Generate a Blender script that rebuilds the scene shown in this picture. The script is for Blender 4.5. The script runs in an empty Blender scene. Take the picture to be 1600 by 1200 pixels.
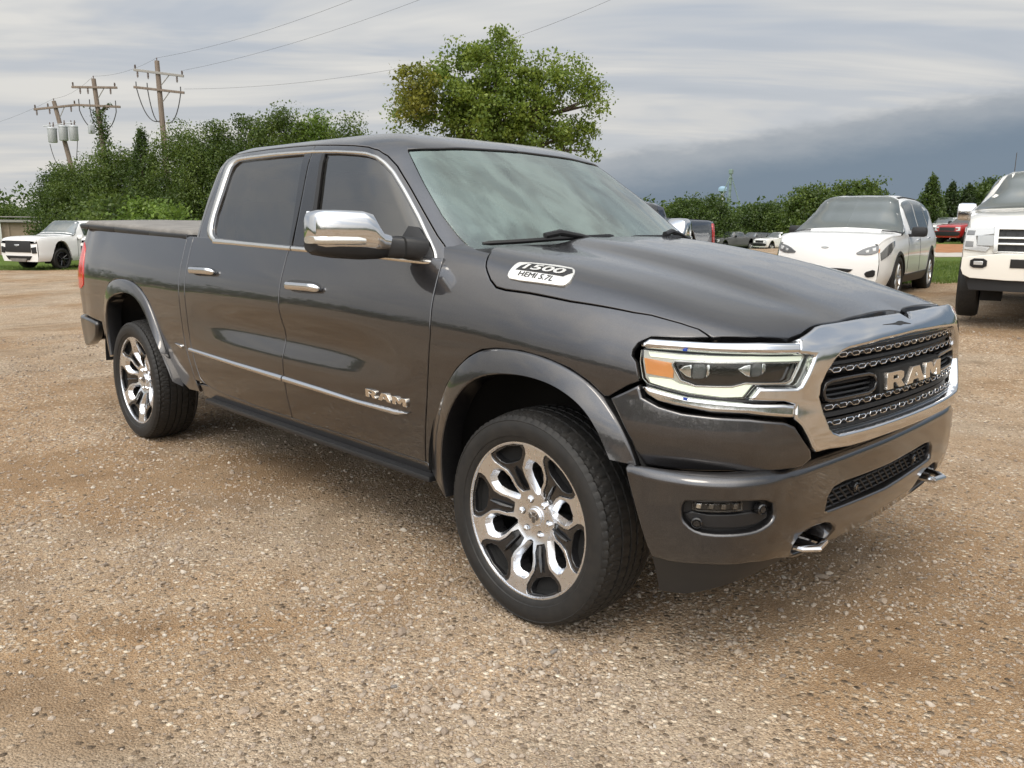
import bpy, bmesh, math, random
import numpy as np
from mathutils import Vector, Matrix, geometry
R = math.radians
rng = np.random.default_rng(7)
sc = bpy.context.scene
col = sc.collection

# ------------------------------------------------------------------ camera
CAM = np.array([2.01624, -3.06082, 1.46266])
YAW, PITCH, ROLL, FPX = 2.36057, .190037, -.012528, 1296.83
def cam_axes():
    cy, sy, cp, sp = math.cos(YAW), math.sin(YAW), math.cos(PITCH), math.sin(PITCH)
    f = np.array([cy*cp, sy*cp, -sp]); r = np.array([sy, -cy, 0.]); d = np.cross(f, r)
    cr, sr = math.cos(ROLL), math.sin(ROLL)
    return f, cr*r+sr*d, -sr*r+cr*d
CF, CR, CD = cam_axes()
cam_data = bpy.data.cameras.new('camera'); cam = bpy.data.objects.new('camera', cam_data); col.objects.link(cam)
m = Matrix.Identity(4)
for i in range(3):
    m[i][0] = CR[i]; m[i][1] = -CD[i]; m[i][2] = -CF[i]; m[i][3] = CAM[i]
cam.matrix_world = m
cam_data.sensor_width = 36; cam_data.lens = 36*FPX/1600; cam_data.clip_end = 6000; cam_data.clip_start = .05
sc.camera = cam

# ------------------------------------------------------------------ light
SUN_DIR = np.array([CF[0]*-1, CF[1]*-1, 0.]); SUN_DIR /= np.linalg.norm(SUN_DIR)
SUN_DIR = SUN_DIR*math.cos(R(25)) - np.array([CR[0], CR[1], 0])*math.sin(R(25))   # behind the camera, a little to its left
SUN_EL = R(52)
to_sun = np.array([SUN_DIR[0]*math.cos(SUN_EL), SUN_DIR[1]*math.cos(SUN_EL), math.sin(SUN_EL)])
sun_d = bpy.data.lights.new('sun', 'SUN'); sun_d.energy = 1.2; sun_d.angle = R(24); sun_d.color = (1., .90, .76)
sun = bpy.data.objects.new('sun', sun_d); col.objects.link(sun)
sun.rotation_euler = Vector(to_sun).to_track_quat('Z', 'Y').to_euler()
sc.view_settings.view_transform = 'Standard'; sc.view_settings.look = 'None'
sc.view_settings.exposure = 0.04; sc.view_settings.gamma = 1.0
sc.cycles.max_bounces = 6; sc.cycles.diffuse_bounces = 3; sc.cycles.glossy_bounces = 4; sc.cycles.transmission_bounces = 6; sc.cycles.transparent_max_bounces = 24
sc.cycles.use_denoising = True; sc.cycles.adaptive_threshold = .02
sc.cycles.sample_clamp_indirect = 6

# ------------------------------------------------------------------ node helpers
class NT:
    def __init__(s, tree): s.t = tree; s.n = tree.nodes; s.l = tree.links
    def new(s, typ, **kw):
        n = s.n.new(typ)
        for k, v in kw.items():
            if k.startswith('_'): continue
            setattr(n, k, v)
        return n
    def link(s, a, b): s.l.new(a, b)
    def val(s, x, sock):
        if hasattr(x, 'node') or isinstance(x, bpy.types.NodeSocket): s.l.new(x, sock)
        else: sock.default_value = x
    def math(s, op, a, b=0., c=None, clamp=False):
        n = s.n.new('ShaderNodeMath'); n.operation = op; n.use_clamp = clamp
        s.val(a, n.inputs[0]); s.val(b, n.inputs[1])
        if c is not None: s.val(c, n.inputs[2])
        return n.outputs[0]
    def vmath(s, op, a, b=(0, 0, 0), scale=None):
        n = s.n.new('ShaderNodeVectorMath'); n.operation = op
        s.val(a, n.inputs[0])
        if op not in ('NORMALIZE', 'LENGTH'): s.val(b, n.inputs[1])
        if scale is not None: s.val(scale, n.inputs['Scale'])
        return n.outputs['Value'] if op in ('DOT_PRODUCT', 'LENGTH') else n.outputs['Vector']
    def mix(s, f, a, b, blend='MIX'):
        n = s.n.new('ShaderNodeMix'); n.data_type = 'RGBA'; n.blend_type = blend
        s.val(f, n.inputs[0]); s.val(c4(a), n.inputs[6]); s.val(c4(b), n.inputs[7]); return n.outputs[2]
    def smooth(s, x, a, b):
        n = s.n.new('ShaderNodeMapRange'); n.interpolation_type = 'SMOOTHSTEP'
        s.val(x, n.inputs[0]); n.inputs[1].default_value = a; n.inputs[2].default_value = b; return n.outputs[0]
    def noise(s, vec, scale, detail=4, rough=.5, dist=0., out=0, lac=2.0):
        n = s.n.new('ShaderNodeTexNoise'); n.inputs['Scale'].default_value = scale; n.inputs['Detail'].default_value = detail
        n.inputs['Roughness'].default_value = rough; n.inputs['Distortion'].default_value = dist; n.inputs['Lacunarity'].default_value = lac
        if vec is not None: s.l.new(vec, n.inputs['Vector'])
        return n.outputs[out]
    def vor(s, vec, scale, feature='F1', out='Distance', rnd=1.):
        n = s.n.new('ShaderNodeTexVoronoi'); n.feature = feature; n.inputs['Scale'].default_value = scale; n.inputs['Randomness'].default_value = rnd
        if vec is not None: s.l.new(vec, n.inputs['Vector'])
        return n.outputs[out]
    def ramp(s, fac, stops, interp='LINEAR'):
        n = s.n.new('ShaderNodeValToRGB'); r = n.color_ramp; r.interpolation = interp
        while len(r.elements) < len(stops): r.elements.new(.5)
        for e, (p, c) in zip(r.elements, stops): e.position = p; e.color = c4(c)
        s.val(fac, n.inputs[0]); return n.outputs[0]
    def scale(s, vec, sx, sy, sz):
        n = s.n.new('ShaderNodeMapping'); n.inputs['Scale'].default_value = (sx, sy, sz); s.l.new(vec, n.inputs['Vector']); return n.outputs[0]
    def bump(s, h, strength=.3, dist=.01, normal=None):
        n = s.n.new('ShaderNodeBump'); n.inputs['Strength'].default_value = strength; n.inputs['Distance'].default_value = dist
        s.l.new(h, n.inputs['Height'])
        if normal is not None: s.l.new(normal, n.inputs['Normal'])
        return n.outputs[0]
def c4(c):
    if isinstance(c, bpy.types.NodeSocket): return c
    if isinstance(c, (int, float)): return (c, c, c, 1)
    return tuple(c) if len(c) == 4 else tuple(c)+(1,)

# ------------------------------------------------------------------ world: Nishita sky behind layered storm cloud
w = bpy.data.worlds.new('World'); sc.world = w; w.use_nodes = True
T = NT(w.node_tree); w.node_tree.nodes.clear()
out = T.new('ShaderNodeOutputWorld'); bg = T.new('ShaderNodeBackground'); bg.inputs['Strength'].default_value = .1
sky = T.new('ShaderNodeTexSky'); sky.sky_type = 'NISHITA'; sky.sun_disc = False
sky.sun_elevation = SUN_EL; sky.sun_rotation = math.atan2(to_sun[0], to_sun[1])
tc = T.new('ShaderNodeTexCoord'); dirv = T.vmath('NORMALIZE', tc.outputs['Generated'])
sep = T.new('ShaderNodeSeparateXYZ'); T.link(dirv, sep.inputs[0])
z = T.math('MAXIMUM', sep.outputs[2], 0.)
inv = T.math('DIVIDE', 1., T.math('ADD', z, .10))
pl = T.vmath('SCALE', dirv, scale=inv)                      # cloud deck plane: streaks flatten towards the horizon
rt = T.vmath('DOT_PRODUCT', pl, (CR[0], CR[1], 0)); fw = T.vmath('DOT_PRODUCT', pl, (-CR[1], CR[0], 0))
cmb = T.new('ShaderNodeCombineXYZ'); T.link(T.math('MULTIPLY', rt, .36), cmb.inputs[0]); T.link(fw, cmb.inputs[1])
n1 = T.noise(cmb.outputs[0], 1.05, 5, .60, .55)
n2 = T.noise(T.vmath('ADD', cmb.outputs[0], (7.3, 2.1, 0)), 2.6, 2, .5, .0)
nn_ = T.math('ADD', T.math('MULTIPLY', n1, .72), T.math('MULTIPLY', n2, .28))
deck = T.ramp(nn_, [(.38, (4.2, 4.75, 5.5)), (.455, (4.8, 5.25, 5.9)), (.515, (6.0, 6.15, 6.3)), (.60, (7.5, 7.4, 7.1))])
warm = T.smooth(z, .30, .02)
deck = T.mix(T.math('MULTIPLY', warm, .5), deck, (6.6, 6.3, 5.85))
# shelf of storm cloud: edge rises towards the right of the view and holds a steady height beyond it
az = T.math('ARCTAN2', T.vmath('DOT_PRODUCT', dirv, (CR[0], CR[1], 0)), T.vmath('DOT_PRODUCT', dirv, (-CR[1], CR[0], 0)))
edge = T.math('ADD', .066, T.math('MULTIPLY', T.math('MINIMUM', T.math('MAXIMUM', az, -.35), 1.1), .15))
en = T.noise(T.scale(dirv, 11, 11, 34), 1., 4, .68)
edge = T.math('ADD', edge, T.math('MULTIPLY', T.math('SUBTRACT', en, .5), .034))
below = T.math('SUBTRACT', edge, sep.outputs[2])
shelf = T.smooth(below, -.004, .016)
deep = T.smooth(below, -.002, .06)
inten = T.math('MULTIPLY', T.math('ADD', .25, T.math('MULTIPLY', T.smooth(az, -.35, .12), .75)), T.smooth(T.math('ABSOLUTE', az), 2.0, 1.2))
storm = T.mix(deep, (4.3, 4.5, 4.75), (1.75, 2.28, 2.95))
storm = T.mix(T.math('MULTIPLY', n1, .20), storm, (2.5, 2.9, 3.4))
deck = T.mix(T.math('MULTIPLY', shelf, inten), deck, storm)
# thin cloud glows broadly round the hidden sun
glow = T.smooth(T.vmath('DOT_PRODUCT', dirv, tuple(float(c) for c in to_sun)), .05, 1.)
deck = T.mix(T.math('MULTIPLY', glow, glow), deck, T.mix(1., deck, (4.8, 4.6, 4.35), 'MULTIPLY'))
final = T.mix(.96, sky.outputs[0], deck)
w.cycles.sampling_method = 'MANUAL'; w.cycles.sample_map_resolution = 256
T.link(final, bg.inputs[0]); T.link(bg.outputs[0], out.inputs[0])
# ------------------------------------------------------------------ truck body surfaces (x forward, near side -y, z up; metres)
def _herm(t,k,P):
    # nonuniform cubic Hermite (finite-difference tangents); t (N,), k (n,), P (n,...) -> (N,...)
    n=len(k); d=np.diff(k); sl=np.diff(P,axis=0)/d.reshape((-1,)+(1,)*(P.ndim-1))
    T=np.empty_like(P); T[0]=sl[0]; T[-1]=sl[-1]
    w=(d[:-1]/(d[:-1]+d[1:])).reshape((-1,)+(1,)*(P.ndim-1))
    T[1:-1]=sl[:-1]*(1-w)+sl[1:]*w
    return k,P,T,d
def herm_eval(t,k,P):
    k,P,T,d=_herm(t,k,P)
    i=np.clip(np.searchsorted(k,t,side='right')-1,0,len(k)-2)
    h=d[i]; x=(t-k[i])/h
    sh=(-1,)+(1,)*(P.ndim-1); x=x.reshape(sh); h=h.reshape(sh)
    return (2*x**3-3*x**2+1)*P[i]+(x**3-2*x**2+x)*h*T[i]+(-2*x**3+3*x**2)*P[i+1]+(x**3-x**2)*h*T[i+1]
class Loft:
    def __init__(s,G,u,v): s.G=np.array(G,float); s.u=np.array(u,float); s.v=np.array(v,float)
    def __call__(s,u,v):
        u=np.atleast_1d(np.asarray(u,float)); v=np.atleast_1d(np.asarray(v,float))
        n,m=s.G.shape[:2]
        # interpolate along v for the 4 needed stations is costly; do all stations per point in chunks
        out=np.empty((len(u),3))
        k,P,T,d=_herm(None,s.v,np.swapaxes(s.G,0,1))   # (m,n,3)
        i=np.clip(np.searchsorted(s.v,v,side='right')-1,0,m-2)
        h=d[i][:,None,None]; x=((v-s.v[i])/d[i])[:,None,None]
        Q=(2*x**3-3*x**2+1)*P[i]+(x**3-2*x**2+x)*h*T[i]+(-2*x**3+3*x**2)*P[i+1]+(x**3-x**2)*h*T[i+1]  # (N,n,3)
        d=np.diff(s.u); S=np.diff(Q,axis=1)/d[None,:,None]
        T=np.empty_like(Q); T[:,0]=S[:,0]; T[:,-1]=S[:,-1]; w=(d[:-1]/(d[:-1]+d[1:]))[None,:,None]
        T[:,1:-1]=S[:,:-1]*(1-w)+S[:,1:]*w
        if getattr(s,'mono',False):
            a_,b_=S[:,:-1],S[:,1:]; T[:,1:-1]=np.where(a_*b_>0,2*a_*b_/(a_+b_+1e-12*np.sign(a_+b_+1e-30)),0)
        j=np.clip(np.searchsorted(s.u,u,side='right')-1,0,n-2); r=np.arange(len(u))
        h=d[j][:,None]; x=((u-s.u[j])/d[j])[:,None]
        return (2*x**3-3*x**2+1)*Q[r,j]+(x**3-2*x**2+x)*h*T[r,j]+(-2*x**3+3*x**2)*Q[r,j+1]+(x**3-x**2)*h*T[r,j+1]
    def normal(s,u,v,e=2e-3):
        a=s(np.asarray(u)+e,v)-s(np.asarray(u)-e,v); b=s(u,np.asarray(v)+e)-s(u,np.asarray(v)-e)
        n=np.cross(a,b); n/=np.linalg.norm(n,axis=1)[:,None]+1e-12
        return n*s.sgn if hasattr(s,'sgn') else n
# ---------------------------------------------------------------- D: cab side + bed side (x along u, z along v)
DV=[.30,.40,.52,.62,.70,.79,.835,.88,.93,.98,1.03,1.10,1.17,1.24,1.31,1.375,1.43]
SC=np.array([.90,.940,.966,.979,.984,.985,.974,.962,.966,.981,.992,.988,.974,.952,.928,.905,.885])
ST=np.array([.90,.940,.966,.979,.985,.989,.991,.993,.995,.996,.996,.989,.974,.952,.928,.905,.885])
DU=[-4.92,-4.86,-4.78,-4.6,-4.2,-3.7,-3.2,-2.85,-2.6,-2.3,-1.9,-1.5,-1.15,-.9,-.65,-.40]
WS=[0,0,0,0,0,0,0,.0,.35,.8,1,1,.8,.35,.05,0]
IN=[.22,.10,.045,.018,.006,0,0,0,0,0,0,0,0,0,0,0]
D=Loft([[(x,-((1-w)*st+w*sc-i),z) for z,st,sc in zip(DV,ST,SC)] for x,w,i in zip(DU,WS,IN)],DU,DV)
# ---------------------------------------------------------------- F: front fender + hood (u = x, v = row)
FV=[.30,.42,.62,.79,.90,1.0,1.08,1.16,1.23,1.29,1.36,1.44,1.58,1.80,1.885,2.06,2.25]
low=[(.91,.30),(.945,.42),(.979,.62),(.989,.79),(.993,.90)]
FS={-.75:low+[(.996,1.0),(.992,1.08),(.977,1.17),(.953,1.24),(.926,1.31),(.895,1.365),(.84,1.395),(.70,1.41),(.5,1.418),(.38,1.430),(.2,1.435),(0,1.437)],
-.52:low+[(.996,1.0),(.992,1.08),(.977,1.16),(.953,1.235),(.925,1.30),(.888,1.352),(.83,1.38),(.70,1.397),(.48,1.406),(.385,1.422),(.2,1.429),(0,1.431)],
-.25:low+[(.996,1.0),(.992,1.075),(.976,1.15),(.953,1.215),(.925,1.272),(.886,1.318),(.82,1.35),(.69,1.368),(.46,1.382),(.38,1.402),(.2,1.411),(0,1.414)],
.05:low+[(.996,1.0),(.990,1.065),(.974,1.13),(.950,1.19),(.918,1.24),(.875,1.281),(.81,1.31),(.68,1.329),(.46,1.343),(.38,1.366),(.2,1.376),(0,1.379)],
.35:[(.9,.3),(.93,.42),(.965,.62),(.975,.79),(.98,.9)]+[(.981,1.0),(.973,1.055),(.955,1.11),(.930,1.158),(.898,1.197),(.857,1.229),(.795,1.254),(.67,1.275),(.46,1.292),(.38,1.315),(.2,1.327),(0,1.330)],
.62:[(.85,.3),(.88,.42),(.905,.62),(.92,.79),(.925,.9)]+[(.925,1.0),(.915,1.04),(.898,1.08),(.875,1.115),(.845,1.143),(.805,1.168),(.745,1.188),(.62,1.212),(.45,1.232),(.38,1.250),(.2,1.262),(0,1.264)],
.80:[(.74,.3),(.76,.42),(.79,.62),(.80,.79),(.80,.9)]+[(.80,1.0),(.795,1.03),(.785,1.06),(.77,1.085),(.75,1.103),(.72,1.12),(.68,1.135),(.58,1.168),(.45,1.191),(.38,1.202),(.2,1.214),(0,1.214)],
.90:[(.64,.3),(.66,.42),(.69,.62),(.70,.79),(.70,.9)]+[(.70,1.0),(.695,1.02),(.69,1.045),(.68,1.066),(.66,1.08),(.64,1.09),(.61,1.10),(.55,1.132),(.44,1.158),(.38,1.167),(.2,1.177),(0,1.170)]}
FU=sorted(FS)
F=Loft([[(x,-y,z) for y,z in FS[x]] for x in FU],FU,FV)
# ---------------------------------------------------------------- N: nose (u = arc round the plan, v = z)
def arc(p): 
    p=np.array(p); return np.concatenate([[0],np.cumsum(np.linalg.norm(np.diff(p,axis=0),axis=1))])
NP=[(.955,.12),(.955,0),(.95,-.2),(.935,-.4),(.905,-.58),(.865,-.70),(.80,-.81),(.71,-.885),(.60,-.935),(.47,-.97),(.35,-.985)]
NU=arc(NP)-.12
NV=[.68,.75,.82,.88,.94,1.0,1.05,1.10,1.13,1.16,1.185]
def nrm2(p):
    p=np.array(p); t=np.gradient(p,axis=0); n=np.stack([-t[:,1],t[:,0]],1)*-1; n/=np.linalg.norm(n,axis=1)[:,None]; return n
nn=nrm2(NP); nn*=np.sign((nn*(np.array(NP)-[0,0])).sum(1))[:,None]
NO=[-.005,.012,.018,.012,.004,0,-.004,-.012,-.024,-.046,-.08]
N=Loft([[(p[0]+n[0]*o,p[1]+n[1]*o,z) for z,o in zip(NV,NO)] for p,n in zip(NP,nn)],NU,NV)
# ---------------------------------------------------------------- B: bumper (u = arc, v = row along the section)
BP=[(.90,.25),(.905,0),(.90,-.25),(.89,-.5),(.877,-.68),(.85,-.82),(.80,-.91),(.72,-.975),(.60,-1.02),(.44,-1.035),(.3,-1.035)]
BU=arc(BP)-.25
bn=nrm2(BP); bn*=np.sign((bn*np.array(BP)).sum(1))[:,None]
BZ=[.24,.33,.40,.44,.50,.57,.64,.69,.715,.727,.738,.75]
BO=[-.125,-.085,-.046,-.022,-.006,.001,.002,.002,0,-.012,-.05,-.13]
B=Loft([[(p[0]+n[0]*o,p[1]+n[1]*o,z) for z,o in zip(BZ,BO)] for p,n in zip(BP,bn)],BU,BZ)
# ---------------------------------------------------------------- K: greenhouse (u round the plan, v = z)
KZ=[1.27,1.33,1.40,1.50,1.60,1.70,1.78,1.83,1.865,1.885]
kxf=np.interp(KZ,[1.27,1.33,1.40,1.6,1.8,1.85,1.885],[-.11,-.21,-.34,-.67,-1.0,-1.10,-1.26])
kcx=np.interp(KZ,[1.27,1.33,1.375,1.6,1.8,1.85,1.885],[-.41,-.46,-.52,-.80,-1.07,-1.16,-1.30])
kcy=np.interp(KZ,[1.27,1.33,1.375,1.6,1.8,1.85,1.885],[.855,.83,.815,.735,.635,.60,.53])
ksy=np.interp(KZ,[1.27,1.33,1.375,1.45,1.6,1.7,1.78,1.83,1.865,1.885],[.941,.920,.905,.880,.825,.783,.742,.705,.655,.60])
krx=np.interp(KZ,[1.33,1.6,1.8,1.885],[-2.90,-2.885,-2.87,-2.77])
KU=[-.3,0,.3,.6,.75,.87,.96,1.1,1.4,1.9,2.4,2.75,2.88,3.0,3.2,3.8]
rows=[]
for z,xf,cx,cy,sy,rx in zip(KZ,kxf,kcx,kcy,ksy,krx):
    dx=xf-cx
    f=lambda y: xf-dx*(abs(y)/cy)**2.4
    L=rx-cx
    rows.append([(f(.35),.35,z),(xf,0,z),(f(.35),-.35,z),(f(cy*.80),-cy*.80,z),(cx,-cy,z),(cx-.06,-(cy+(sy-cy)*.56),z),(cx-.16,-(cy+(sy-cy)*.86),z),(cx+L*.14,-(cy+(sy-cy)*.96),z),(cx+L*.27,-(sy-.004),z),(cx+L*.5,-sy,z),(cx+L*.75,-(sy-.006),z),(cx+L*.92,-(sy-.012),z),(rx+.035,-(sy-.03),z),(rx,-(sy-.085),z),(rx-.015,-(sy-.3),z),(rx-.05,0,z)])
K=Loft(np.swapaxes(np.array(rows),0,1),KU,KZ)
# orientation signs so that normals point out of the truck (near side is -y)
for S,(u,v),o in [(D,(-1.5,1.0),(0,-1,0)),(F,(0,1.2),(0,-1,0)),(N,(.3,1.0),(1,0,0)),(B,(.3,.6),(1,0,0)),(K,(1.9,1.6),(0,-1,0))]:
    S.sgn=1.0; n=S.normal([u],[v])[0]; S.sgn=float(np.sign(n@np.array(o)))
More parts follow.
